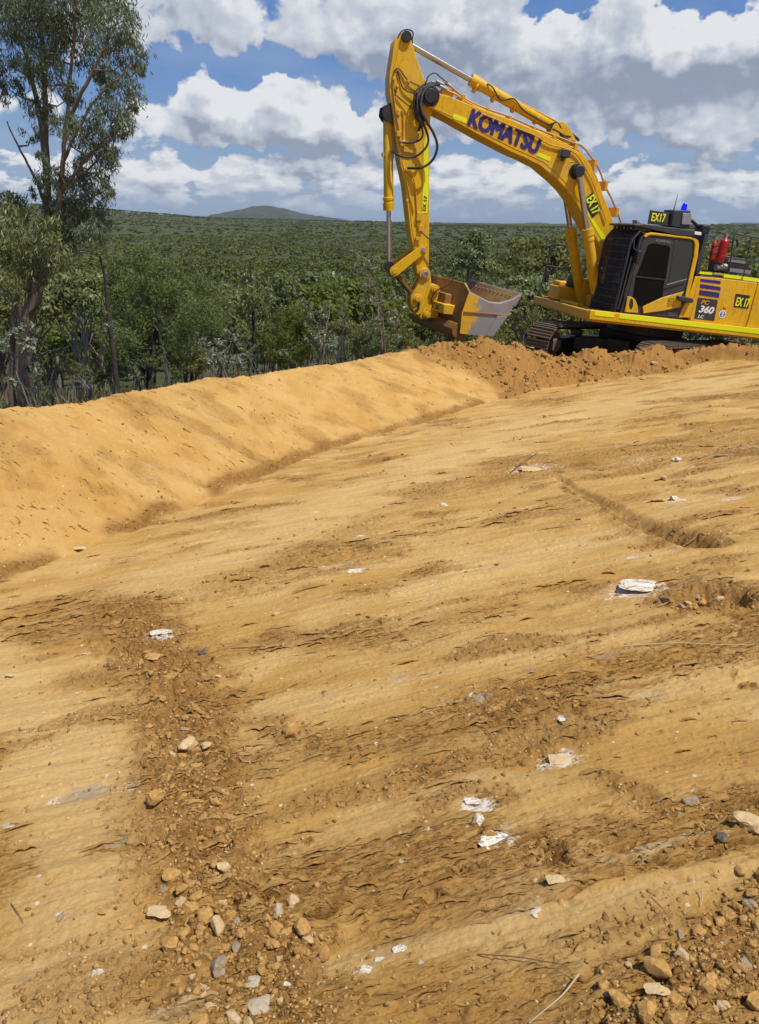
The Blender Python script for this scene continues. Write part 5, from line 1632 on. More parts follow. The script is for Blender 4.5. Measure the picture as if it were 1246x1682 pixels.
# --- shrubs along the back of the bank
shrub('silver_shrub', 'pale silver-leaved shrub growing against the base of the tall gum', 'shrub', (52, 660), 11.6, [(28, 548, 16), (48, 538, 14), (62, 556, 14), (40, 570, 18), (12, 572, 14), (56, 596, 12), (25, 625, 14), (45, 612, 12), (48, 640, 12), (6, 560, 12)], m_silver, .09, .032, .50, m_twig, 4, .015, .2, 11)
shrub('sapling', 'thin sapling with a black charred stem beside the bank crest', 'tree', (193, 655), 12.8, [(176, 540, 12), (184, 524, 8), (168, 512, 8)], m_silver, .08, .02, .35, m_dbark, 0, .02, .5, 12,
      extra=[([(193, 665, 0), (191, 630, 0), (188, 600, 0), (184, 570, 0), (178, 530, 0)], .055, .035), ([(178, 535, 0), (176, 500, 0), (172, 460, 0), (164, 421, 0)], .035, .015)])
shrub('dead_shrub', 'leafless grey brush between the tall gum and the charred sapling', 'shrub', (110, 660), 13.2, [(90, 600, 26), (120, 610, 26), (140, 600, 18)], None, 0, 0, 0, m_twig, 6, .012, 0, 13,
      extra=[([(86, 650, 0), (84, 620, 0), (100, 592, 0)], .018, .010), ([(148, 640, 0), (125, 615, 0), (90, 600, 0)], .014, .006), ([(60, 610, 0), (85, 585, 0), (112, 584, 0)], .022, .012), ([(50, 590, 0), (80, 577, 0), (112, 570, 0)], .022, .012)])
wl = 'feathery dark green wattle'
shrub('wattle_tree', 'widest feathery dark green wattle standing right behind the charred sapling', 'tree', (240, 640), 15.5, [(200, 440, 26), (232, 428, 26), (262, 440, 24), (190, 475, 30), (225, 470, 32), (262, 476, 30), (290, 462, 20), (180, 510, 28), (215, 520, 34), (250, 520, 30), (285, 500, 26), (200, 560, 30), (235, 570, 26), (265, 556, 22), (175, 550, 20), (215, 590, 20)],
      m_wattle, .10, .018, 1.5, m_dbark, 6, .045, .0, 14, depth=1.6)
shrub('wattle_tree', 'rounded soft-topped wattle left of the slim dark sapling, behind the bank', 'tree', (310, 630), 16.5, [(322, 470, 22), (345, 482, 24), (300, 500, 24), (330, 515, 34), (358, 515, 24), (310, 545, 30), (345, 550, 28), (365, 545, 16), (320, 580, 24), (290, 570, 20), (290, 600, 14)],
      m_wattle, .09, .016, 1.6, m_dbark, 5, .04, .0, 15, depth=1.4)
shrub('dead_shrub', 'pale bare twigs fanning up inside the wide wattle', 'shrub', (272, 630), 14.6, [(255, 510, 14), (262, 530, 14), (268, 515, 12)], None, 0, 0, 0, m_twig, 6, .009, 0, 16)
shrub('gum_sapling', 'slim dark-stemmed gum sapling rising in the middle of the brush', 'tree', (417, 625), 16.0, [(412, 440, 10), (405, 455, 12), (422, 462, 14), (400, 482, 18), (430, 485, 18), (415, 500, 20), (395, 515, 18), (438, 512, 16), (420, 535, 20), (400, 545, 14), (440, 540, 14)],
      m_gum, .10, .024, .75, m_dbark, 0, .02, .8, 17, extra=[([(417, 630, 0), (417, 580, 0), (416, 520, 0), (413, 470, 0), (411, 430, 0)], .045, .012)])
shrub('silver_shrub', 'silver-leaved shrub above pale bare twigs, halfway along the bank', 'shrub', (372, 640), 13.6, [(328, 556, 12), (345, 570, 14), (362, 562, 14), (378, 545, 12), (385, 560, 14), (365, 588, 18), (345, 595, 14), (395, 590, 16)], m_silver, .085, .028, .45, m_twig, 5, .012, .2, 18)
shrub('dead_shrub', 'fan of pale bare twigs leaning left below the slim sapling', 'shrub', (430, 625), 13.8, [(400, 560, 18), (410, 580, 20), (390, 585, 16), (420, 595, 16)], None, 0, 0, 0, m_twig, 9, .008, 0, 19)
shrub('wattle_bush', 'low bright green wattle bush right of the slim sapling', 'shrub', (480, 620), 15.0, [(465, 525, 22), (490, 520, 22), (455, 555, 24), (485, 555, 28), (505, 545, 18), (470, 585, 22), (500, 582, 20), (445, 590, 16)], m_bright, .09, .018, 1.5, m_bark, 5, .03, .0, 20)
shrub('silver_shrub', 'spindly silver-leaved sprigs standing left of the grey twiggy column', 'shrub', (525, 615), 13.8, [(490, 485, 7), (497, 498, 9), (512, 512, 9), (505, 530, 10), (530, 515, 12), (540, 500, 8), (520, 550, 14), (540, 545, 14), (505, 565, 12), (535, 580, 12), (468, 580, 7), (500, 598, 10)], m_silver, .085, .030, .50, m_twig, 5, .012, .2, 21)
shrub('dead_shrub', 'dense upright column of fine grey twigs in front of the forest', 'shrub', (565, 610), 15.0, [(560, 470, 14), (568, 490, 18), (558, 510, 18), (572, 530, 18), (560, 550, 18)], None, 0, 0, 0, m_twig, 14, .009, 0, 22)
shrub('silver_tree', 'tall silver-leaved shrub just left of the bucket cylinder', 'shrub', (632, 600), 14.2, [(571, 408, 8), (580, 415, 7), (583, 440, 8), (592, 436, 9), (602, 428, 8), (612, 440, 10), (600, 470, 12), (622, 460, 12), (608, 490, 14), (632, 490, 14), (595, 500, 10), (620, 515, 16), (640, 520, 14), (610, 540, 14), (655, 525, 12), (650, 550, 14), (662, 505, 8)],
      m_silver, .085, .030, .42, m_twig, 4, .018, .2, 23)
shrub('bush', 'grey-green rounded bush below the tall silver shrub', 'shrub', (605, 605), 14.8, [(585, 545, 18), (610, 548, 20), (635, 560, 20), (590, 572, 18), (615, 578, 20), (645, 580, 14), (565, 585, 14)], m_wattle, .07, .022, 1.2, m_bark, 4, .02, .1, 24)
shrub('bush', 'low scrub at the foot of the bucket, beside green grass', 'shrub', (665, 590), 15.8, [(665, 545, 14), (680, 560, 12), (655, 565, 12), (672, 530, 10)], m_olive, .07, .02, .8, m_twig, 5, .012, .1, 25)
shrub('bush', 'dark bush seen between the bucket lip and the left track', 'shrub', (875, 560), 21, [(868, 500, 16), (880, 520, 18), (865, 535, 16), (890, 540, 14), (850, 520, 12)], m_wattle, .09, .025, 1.0, m_bark, 4, .02, .1, 26)
shrub('bush', 'pale flecked bush under the rear of the excavator body, farthest right', 'shrub', (1225, 600), 21, [(1200, 565, 14), (1215, 560, 14), (1235, 562, 16), (1225, 578, 16), (1245, 575, 14), (1190, 578, 10)], m_silver, .07, .03, .55, m_bark, 4, .012, .1, 27)
shrub('bush', 'pale flecked bush below the yellow side sill, behind the right track', 'shrub', (1168, 600), 22, [(1160, 562, 12), (1175, 572, 12), (1145, 560, 10), (1180, 560, 10)], m_silver, .07, .03, .5, m_bark, 4, .012, .1, 28)

UG = np.random.default_rng(77)
for i, px in enumerate(list(range(60, 700, 27))):
    Yu = 14.2 + 2.5 * UG.random() + (px > 500) * 1.0
    top_y = np.interp(px, [0, 200, 400, 600, 700], [620, 600, 575, 560, 550]) + UG.uniform(-14, 10)
    lm_, nm_, lb_ = [(m_silver, 'silver_shrub', 'low grey-leaved undergrowth shrub behind the bank crest'), (m_olive, 'bush', 'low olive undergrowth bush behind the bank crest'), (m_wattle, 'bush', 'low olive undergrowth bush behind the bank crest')][0 if i % 6 == 0 else 1 + i % 2]
    shrub(nm_, lb_, 'shrub', (px, top_y + 50), Yu, [(px + UG.uniform(-10, 10), top_y + UG.uniform(-4, 16), UG.uniform(9, 16)) for _ in range(5)], lm_, .07, .02, 1.1, m_twig, 5, .010, .0, 400 + i,
          'grey undergrowth shrubs' if i % 6 == 0 else 'olive undergrowth bushes')

# --- trees down the slope: five kinds, each built once and then copied
def crown_points(r_, nblob, rx, rz, blob, per, leaf, h0, wl_=.45):
    out_ = []; cs = []
    for k in range(nblob):
        d = unit(r_.normal(size=3)); d[2] = abs(d[2]) * 1.1 - .35
        c_ = d * np.array([rx, rx, rz]) * r_.uniform(.35, .92) + np.array([0, 0, h0])
        b_ = blob * r_.uniform(.65, 1.2); cs.append((c_, b_))
        n_ = unit(r_.normal(size=(per, 3))); n_[:, 2] = np.where(n_[:, 2] < -.3, -n_[:, 2], n_[:, 2])
        p = c_ + n_ * b_ * np.array([1, 1, .72]) * r_.uniform(.62, 1.08, (per, 1))
        nn = unit(n_ + r_.normal(size=(per, 3)) * .55)
        a = unit(np.cross(nn, r_.normal(size=(per, 3)))); b = np.cross(nn, a)
        s_ = leaf * r_.uniform(.55, 1.25, (per, 1))
        out_.append(np.stack([p - a * s_ / 2, p + b * s_ * wl_ / 2, p + a * s_ / 2, p - b * s_ * wl_ / 2], 1))
    return np.concatenate(out_).reshape(-1, 3), cs


kinds = [('gum_tree', m_gum, 2.3, 2.0, .85, 26, .30, 5.6, m_pbark), ('gum_tree', m_olive, 2.7, 1.8, .95, 30, .30, 5.2, m_bark), ('wattle_tree', m_wattle, 2.4, 2.1, .9, 30, .28, 4.0, m_bark),
         ('bushy_tree', m_bright, 2.0, 1.7, .85, 24, .28, 3.8, m_bark), ('gum_tree', m_gum, 1.7, 2.6, .7, 24, .26, 6.0, m_pbark)]
protos = []
rt_ = np.random.default_rng(99)
for (nm, lm, rx, rz, blob, nb, lf_, h0, bk_) in kinds:
    rr_ = np.random.default_rng(len(protos) + 40)
    v, cs = crown_points(rr_, nb, rx, rz, blob, 150, lf_, h0)
    root = empty(nm)
    mb = MB()
    trk = branch_mesh(mb, [(0, 0, -.3), (.08, .05, h0 * .35), (-.05, .1, h0 * .7), (.1, 0, h0 + rz * .4)], .16, .04, 8, .02, rr_)
    for c_, b_ in cs[::2]:
        s_ = trk[int(len(trk) * rr_.uniform(.35, .8))]
        branch_mesh(mb, [tuple(s_), tuple((np.array(s_) + c_) / 2 + rr_.normal(size=3) * .15), tuple(c_)], .05, .015, 5)
    mb.build('trunk', bk_, root)
    mesh_np('crown', v, quads_idx(len(v) // 4), lm, root, smooth=False)
    protos.append(root)
used = [False] * 5
KL = ['grey-green gum crown among the trees down the slope', 'olive gum crown among the trees down the slope', 'soft dark wattle crown among the trees down the slope',
      'yellow-green bushy crown among the trees down the slope', 'tall narrow gum crown among the trees down the slope']
KG = ['grey-green gums down the slope', 'olive gums down the slope', 'wattles down the slope', 'yellow-green trees down the slope', 'narrow gums down the slope']


def put_tree(k, x, y, z, s, rz, label=None, group=None):
    root = protos[k]
    if used[k]:
        r2 = root.copy(); COL.objects.link(r2)
        for ch in list(root.children):
            c_ = ch.copy(); COL.objects.link(c_); c_.parent = r2
    else:
        r2 = root; used[k] = True
    r2.location = (x, y, z); r2.scale = (s, s, s * 1.0); r2.rotation_euler = (0, 0, rz)
    for kk in ('label', 'category', 'group'):
        if kk in r2: del r2[kk]
    tag(r2, label or KL[k], 'tree', group or (None if label else KG[k]))
    return r2


spots = []
special = [(775, 352, 120, 4, 'lone tall gum whose crown stands clear above the forest horizon, right of the arm'), (905, 366, 130, 1, 'dark rounded tree on the skyline beside the left boom cylinder'),
           (590, 428, 38, 3, 'bright yellow-green tree in front of the dark forest, left of the silver shrub'), (1235, 364, 60, 1, 'dark tree on the skyline above the excavator tail'),
           (510, 438, 33, 3, 'bright yellow-green tree behind the spindly silver sprigs')]
for (px, pyt, Y, k, lb) in special:
    top = at(px, pyt, Y); gz = float(natural(np.array([top[0]]), np.array([top[1]]))[0])
    hgt = kinds[k][7] + kinds[k][3] * 1.05
    s = max(.5, (top[2] - gz) / hgt)
    put_tree(k, top[0], top[1], gz - .1, s, 1.0, lb)
    spots.append((top[0], top[1]))
tries = 0
while len(spots) < 215 and tries < 20000:
    tries += 1
    r0_ = math.sqrt(rt_.uniform(17 ** 2, 105 ** 2)); az_ = rt_.uniform(-.56, .56)
    x, y = r0_ * math.sin(az_), r0_ * math.cos(az_)
    if az_ > .1 and r0_ < 30: continue
    if math.hypot(x - M_POS[0], y - M_POS[1]) < 11: continue
    if any((x - a) ** 2 + (y - b) ** 2 < (2.7 + r0_ * .018) ** 2 for a, b in spots): continue
    k = int(rt_.choice(5, p=[.24, .34, .24, .06, .12])); s = rt_.uniform(.62, 1.05)
    if r0_ < 34: s *= .62
    z = float(natural(np.array([x]), np.array([y]))[0])
    # keep crowns below the line of sight to the far forest
    top = z + (kinds[k][7] + kinds[k][3]) * s
    lim = -.045 * r0_ if az_ < .22 else -.012 * r0_
    if top > lim:
        s *= max(.35, (lim - z) / (top - z))
        if s < .38: continue
    spots.append((x, y))
    put_tree(k, x, y, z - .1, s, rt_.uniform(0, 6.28))
for k in range(5):
    if not used[k]:
        for ch in list(protos[k].children): bpy.data.objects.remove(ch)
        bpy.data.objects.remove(protos[k])

# --- the far forest: one mass
fr_ = np.random.default_rng(5)
allv = []; allt = []
for (ra, rb, n_, per, nb, leaf, sc_) in ((92, 240, 900, 30, 13, .70, 1.0), (240, 600, 2600, 10, 9, 1.3, 1.08), (600, 1500, 4300, 6, 6, 2.8, 1.5), (1500, 5200, 5600, 5, 5, 9.0, 3.4)):
    vars_ = []
    for q_ in range(6):
        rr_ = np.random.default_rng(q_ + 60 + int(ra))
        v, _ = crown_points(rr_, nb, 2.6 + .5 * (q_ % 3), 1.6 + .5 * (q_ % 2), 1.15, per, leaf / sc_ , 5.0, .6)
        vars_.append(v)
    rad_ = np.sqrt(fr_.uniform(ra ** 2, rb ** 2, n_)); az_ = fr_.uniform(-.60, .58, n_)
    X, Y_ = rad_ * np.sin(az_), rad_ * np.cos(az_)
    Z = natural(X, Y_)
    S_ = sc_ * fr_.uniform(.5, 1.45, n_) * (1 + .40 * pn(X / 70, Y_ / 110, 70))
    which = fr_.integers(0, 6, n_); ang = fr_.uniform(0, 6.28, n_)
    for q_ in range(6):
        m_ = which == q_
        v = vars_[q_]
        ca, sa = np.cos(ang[m_])[:, None], np.sin(ang[m_])[:, None]
        vx = (v[None, :, 0] * ca - v[None, :, 1] * sa) * S_[m_][:, None] + X[m_][:, None]
        vy = (v[None, :, 0] * sa + v[None, :, 1] * ca) * S_[m_][:, None] + Y_[m_][:, None]
        vz = v[None, :, 2] * np.minimum(S_[m_], 1.3)[:, None] * (1 if sc_ < 2 else 1.2) + Z[m_][:, None]
        allv.append(np.stack([vx, vy, vz], -1).reshape(-1, 3)); allt.append(np.repeat(fr_.random(int(m_.sum())), len(v)))
allv = np.concatenate(allv)
forest = mesh_np('forest', allv, quads_idx(len(allv) // 4), m_forest, smooth=False)
set_attr(forest, 'tint', np.concatenate(allt))
tag(forest, 'far olive green forest running to the horizon', None, None, 'stuff')

# --- hills on the horizon
m_hill, t, bs = material('hill_scrub')
pos = t.new('ShaderNodeNewGeometry').outputs['Position']
n = t.noise(pos, .02, 8, .7); n2 = t.noise(pos, .0035, 5, .6)
t.l.new(t.mix(t.step(n2, .4, .65), t.mix(t.step(n, .35, .65), (.032, .044, .024), (.055, .064, .040)), t.mix(n, (.060, .058, .050), (.090, .082, .070))), bs.inputs['Base Color'])
bs.inputs['Roughness'].default_value = .95


def hill(name, px0, px1, prof, Y, depth):
    """a rounded hill whose skyline passes the measured pixels"""
    pr = np.array(prof, float)
    xs = np.linspace(px0, px1, 90)
    tops = np.interp(xs, pr[:, 0], pr[:, 1])
    V_ = []
    base = -60.0
    ns = 26
    for i, (x, yt) in enumerate(zip(xs, tops)):
        tp_ = at(x, yt, Y)
        for j in range(ns):
            f_ = j / (ns - 1) * 2 - 1
            yy = Y + f_ * depth
            h_ = (tp_[2] - base) * (math.cos(f_ * math.pi / 2) ** .9)
            nx_ = 10 * float(pn(np.array([x * .08]), np.array([f_ * 5.0]), 80)[0]) * (1 - f_ * f_)
            V_.append((tp_[0] * yy / Y if False else tp_[0], yy, base + h_ + (nx_ if abs(f_) > .05 else 0)))
    n0 = len(xs)
    id_ = np.arange(n0 * ns).reshape(n0, ns)
    F_ = np.stack([id_[:-1, :-1], id_[1:, :-1], id_[1:, 1:], id_[:-1, 1:]], -1).reshape(-1, 4)
    o = mesh_np(name, V_, F_, m_hill)
    tag(o, kind='structure')
    return o


hill('hill', 270, 620, [(270, 364), (310, 360), (335, 357), (360, 352), (385, 348), (405, 342), (420, 339), (440, 338), (460, 341), (485, 348), (515, 354), (545, 358), (575, 362), (620, 368)], 6800, 900)
hill('hill', 120, 420, [(120, 345), (185, 347), (215, 352), (260, 354), (300, 356), (340, 360), (420, 366)], 11000, 1300)
hill('hill', 800, 960, [(800, 374), (850, 369), (868, 366), (885, 365), (900, 368), (915, 372), (960, 376)], 12000, 1200)
hill('hill', 1100, 1330, [(1100, 376), (1160, 370), (1215, 366), (1250, 366), (1330, 374)], 9000, 1000)

# --- grass behind the bank and on the hill top
gr_ = np.random.default_rng(31)
n_ = 60000
Yg = gr_.uniform(7.5, 34, n_) ** 1.0; azg = gr_.uniform(-.62, .62, n_)
Xg = np.tan(azg) * Yg
zb, att_ = fields(Xg.astype(np.float32), Yg.astype(np.float32))
keep = (att_['bare'] < .35) & (pn(Xg * .6, Yg * .6, 71) + gr_.uniform(-.3, .5, n_) > 0)
Xg, Yg, zb = Xg[keep], Yg[keep], zb[keep]
n_ = len(Xg); 
ax = unit(np.c_[gr_.normal(size=(n_, 2)) * .35, np.ones(n_)])
H_ = gr_.uniform(.12, .42, n_)
cen_ = np.c_[Xg, Yg, zb] + ax * (H_ / 2)[:, None]
v = leaf_quads(cen_, ax, H_, .022, gr_)
gs_ = mesh_np('grass', v, quads_idx(n_), m_grass, smooth=False)
tag(gs_, 'dry grass tufts behind the bank and under the brush', None, None, 'stuff')

# --- air
hz = MB().box(-12000, 12000, -9700, 14500, -160, 340)
m_hz = bpy.data.materials.new('haze'); m_hz.use_nodes = True
t = NT(m_hz.node_tree); t.n.clear()
oo = t.new('ShaderNodeOutputMaterial'); pv = t.new('ShaderNodeVolumePrincipled')
pv.inputs['Color'].default_value = (.72, .84, 1, 1); pv.inputs['Density'].default_value = 1.6e-5; pv.inputs['Anisotropy'].default_value = .2
t.l.new(pv.outputs[0], oo.inputs['Volume'])
hzo = hz.build('haze', m_hz, None, smooth=False)
tag(hzo, kind='stuff')
# ================================================================ STONES, CLODS, STICKS
def rock_mat(name, c0, c1, c2=None, rough=.9, streak=False, dust=.5):
    m, t, b = material(name)
    pos = t.new('ShaderNodeTexCoord').outputs['Object']
    n = t.noise(pos, 3, 8, .7, .3)
    c = t.mix(t.step(n, .35, .65), c0, c1)
    if streak:
        s_ = t.noise(t.mapping(pos, (2, 7, 5), (0, 0, .5)), 1, 6, .7, 1.0)
        c = t.mix(t.step(s_, .52, .60), c, c2)
    n2 = t.noise(pos, 1.8, 7, .7)
    g_ = t.new('ShaderNodeNewGeometry')
    sz = t.new('ShaderNodeSeparateXYZ'); t.l.new(g_.outputs['Normal'], sz.inputs[0])
    c = t.mix(t.math('MULTIPLY', t.step(t.math('ADD', n2, t.math('MULTIPLY', t.math('SUBTRACT', 0.0, sz.outputs[2]), .25)), .25, .5), dust), c, (.40, .235, .085))
    t.l.new(c, b.inputs['Base Color'])
    b.inputs['Roughness'].default_value = rough
    bp_ = t.new('ShaderNodeBump'); bp_.inputs['Distance'].default_value = .0035; bp_.inputs['Strength'].default_value = .8
    t.l.new(t.noise(pos, 4.5, 9, .75), bp_.inputs['Height']); t.l.new(bp_.outputs[0], b.inputs['Normal'])
    return m


k_clay = rock_mat('clay_clod', (.34, .175, .042), (.53, .30, .080), dust=.35)
k_pale = rock_mat('pale_sandstone', (.47, .31, .14), (.60, .44, .23), dust=.55)
k_white = rock_mat('white_quartz', (.62, .52, .38), (.78, .71, .60), (.19, .16, .13), streak=True, dust=.62)
k_grey = rock_mat('grey_stone', (.25, .19, .12), (.36, .28, .18), dust=.6)
k_dark = rock_mat('dark_stone', (.06, .056, .050), (.12, .105, .085), dust=.35)
k_slate = rock_mat('pale_grey_slab', (.38, .30, .19), (.48, .40, .27), dust=.5)


k_crumb, _t2, _b2 = material('clay_crumb')
_g = _t2.new('ShaderNodeNewGeometry')
_t2.l.new(_t2.mix(_g.outputs['Random Per Island'], (.19, .095, .028), (.44, .26, .085)), _b2.inputs['Base Color'])
_b2.inputs['Roughness'].default_value = .95; _b2.inputs['Specular IOR Level'].default_value = .15


def rock_mesh(name, seed, ang=.5, sub=3, sc=(1, .8, .6)):
    r_ = np.random.default_rng(seed)
    bm = bmesh.new()
    bmesh.ops.create_icosphere(bm, subdivisions=sub, radius=1)
    v = np.array([p.co[:] for p in bm.verts])
    # chop with random planes for flat faces
    for _ in range(int(6 + 14 * ang)):
        n_ = unit(r_.normal(size=3)); d_ = r_.uniform(.55, .88)
        s_ = v @ n_
        v = v - np.where(s_ > d_, (s_ - d_) * .92, 0)[:, None] * n_
    nz = np.zeros(len(v))
    for o_, (f_, a_) in enumerate(((1.3, .20), (3, .12), (7, .06), (15, .03))):
        nz += a_ * (pn(v[:, 0] * f_ + v[:, 2] * f_ * .7, v[:, 1] * f_ - v[:, 2] * f_ * .6, seed * 7 + o_))
    v = v * (1 + nz[:, None])
    v = v * np.array(sc)
    for p, c_ in zip(bm.verts, v): p.co = c_
    me = bpy.data.meshes.new(name)
    bm.to_mesh(me); bm.free()
    me.polygons.foreach_set('use_smooth', np.ones(len(me.polygons), bool))
    me.set_sharp_from_angle(angle=R(28))
    return me


RM = [rock_mesh('stone_shape', 100 + i, .3 + .08 * i, 3, (1, .6 + .05 * (i % 5), .5 + .06 * (i % 4))) for i in range(10)]
CM = [rock_mesh('clod_shape', 200 + i, .45, 3, (1, .75 + .04 * (i % 5), .62 + .05 * (i % 4))) for i in range(8)]
SLAB = [rock_mesh('slab_shape', 300 + i, .9, 3, (1, .6, .22)) for i in range(4)]
mats_mesh = {}


def with_mat(me, mat):
    k_ = (me.name, mat.name)
    if k_ not in mats_mesh:
        m2 = me.copy(); m2.materials.clear(); m2.materials.append(mat); mats_mesh[k_] = m2
    return mats_mesh[k_]


def px_ground(px, py):
    """pixel to the modelled ground"""
    d = ray(px, py)
    p = G(px, py) if py > 700 else at(px, py, 12)
    for _ in range(12):
        z = ground_z(p[0], p[1])
        p2 = d * (z / d[2])
        p = np.array([p[0] * .3 + p2[0] * .7, p[1] * .3 + p2[1] * .7, z])
    return p


stone_pts = []


def stone(px, py, rpx, me, mat, label, name='stone', cat='stone', rot=None, sink=.25, group=None, tilt=.25, sz=None):
    c = px_ground(px, py)
    dist = np.linalg.norm(c)
    s_ = rpx * dist / FPX
    if sz is None: sz = .4 if me in SLAB else 1.0
    o = bpy.data.objects.new(name, with_mat(me, mat)); COL.objects.link(o)
    h_ = s_ * .6
    o.location = (c[0], c[1], ground_z(c[0], c[1]) + h_ * (1 - 2 * sink) * .8)
    o.scale = (s_, s_, s_ * sz)
    o.rotation_euler = (random.uniform(-tilt, tilt), random.uniform(-tilt, tilt), random.uniform(0, 6.28) if rot is None else rot)
    tag(o, label, cat, group)
    stone_pts.append((c[0], c[1], s_))
    return o


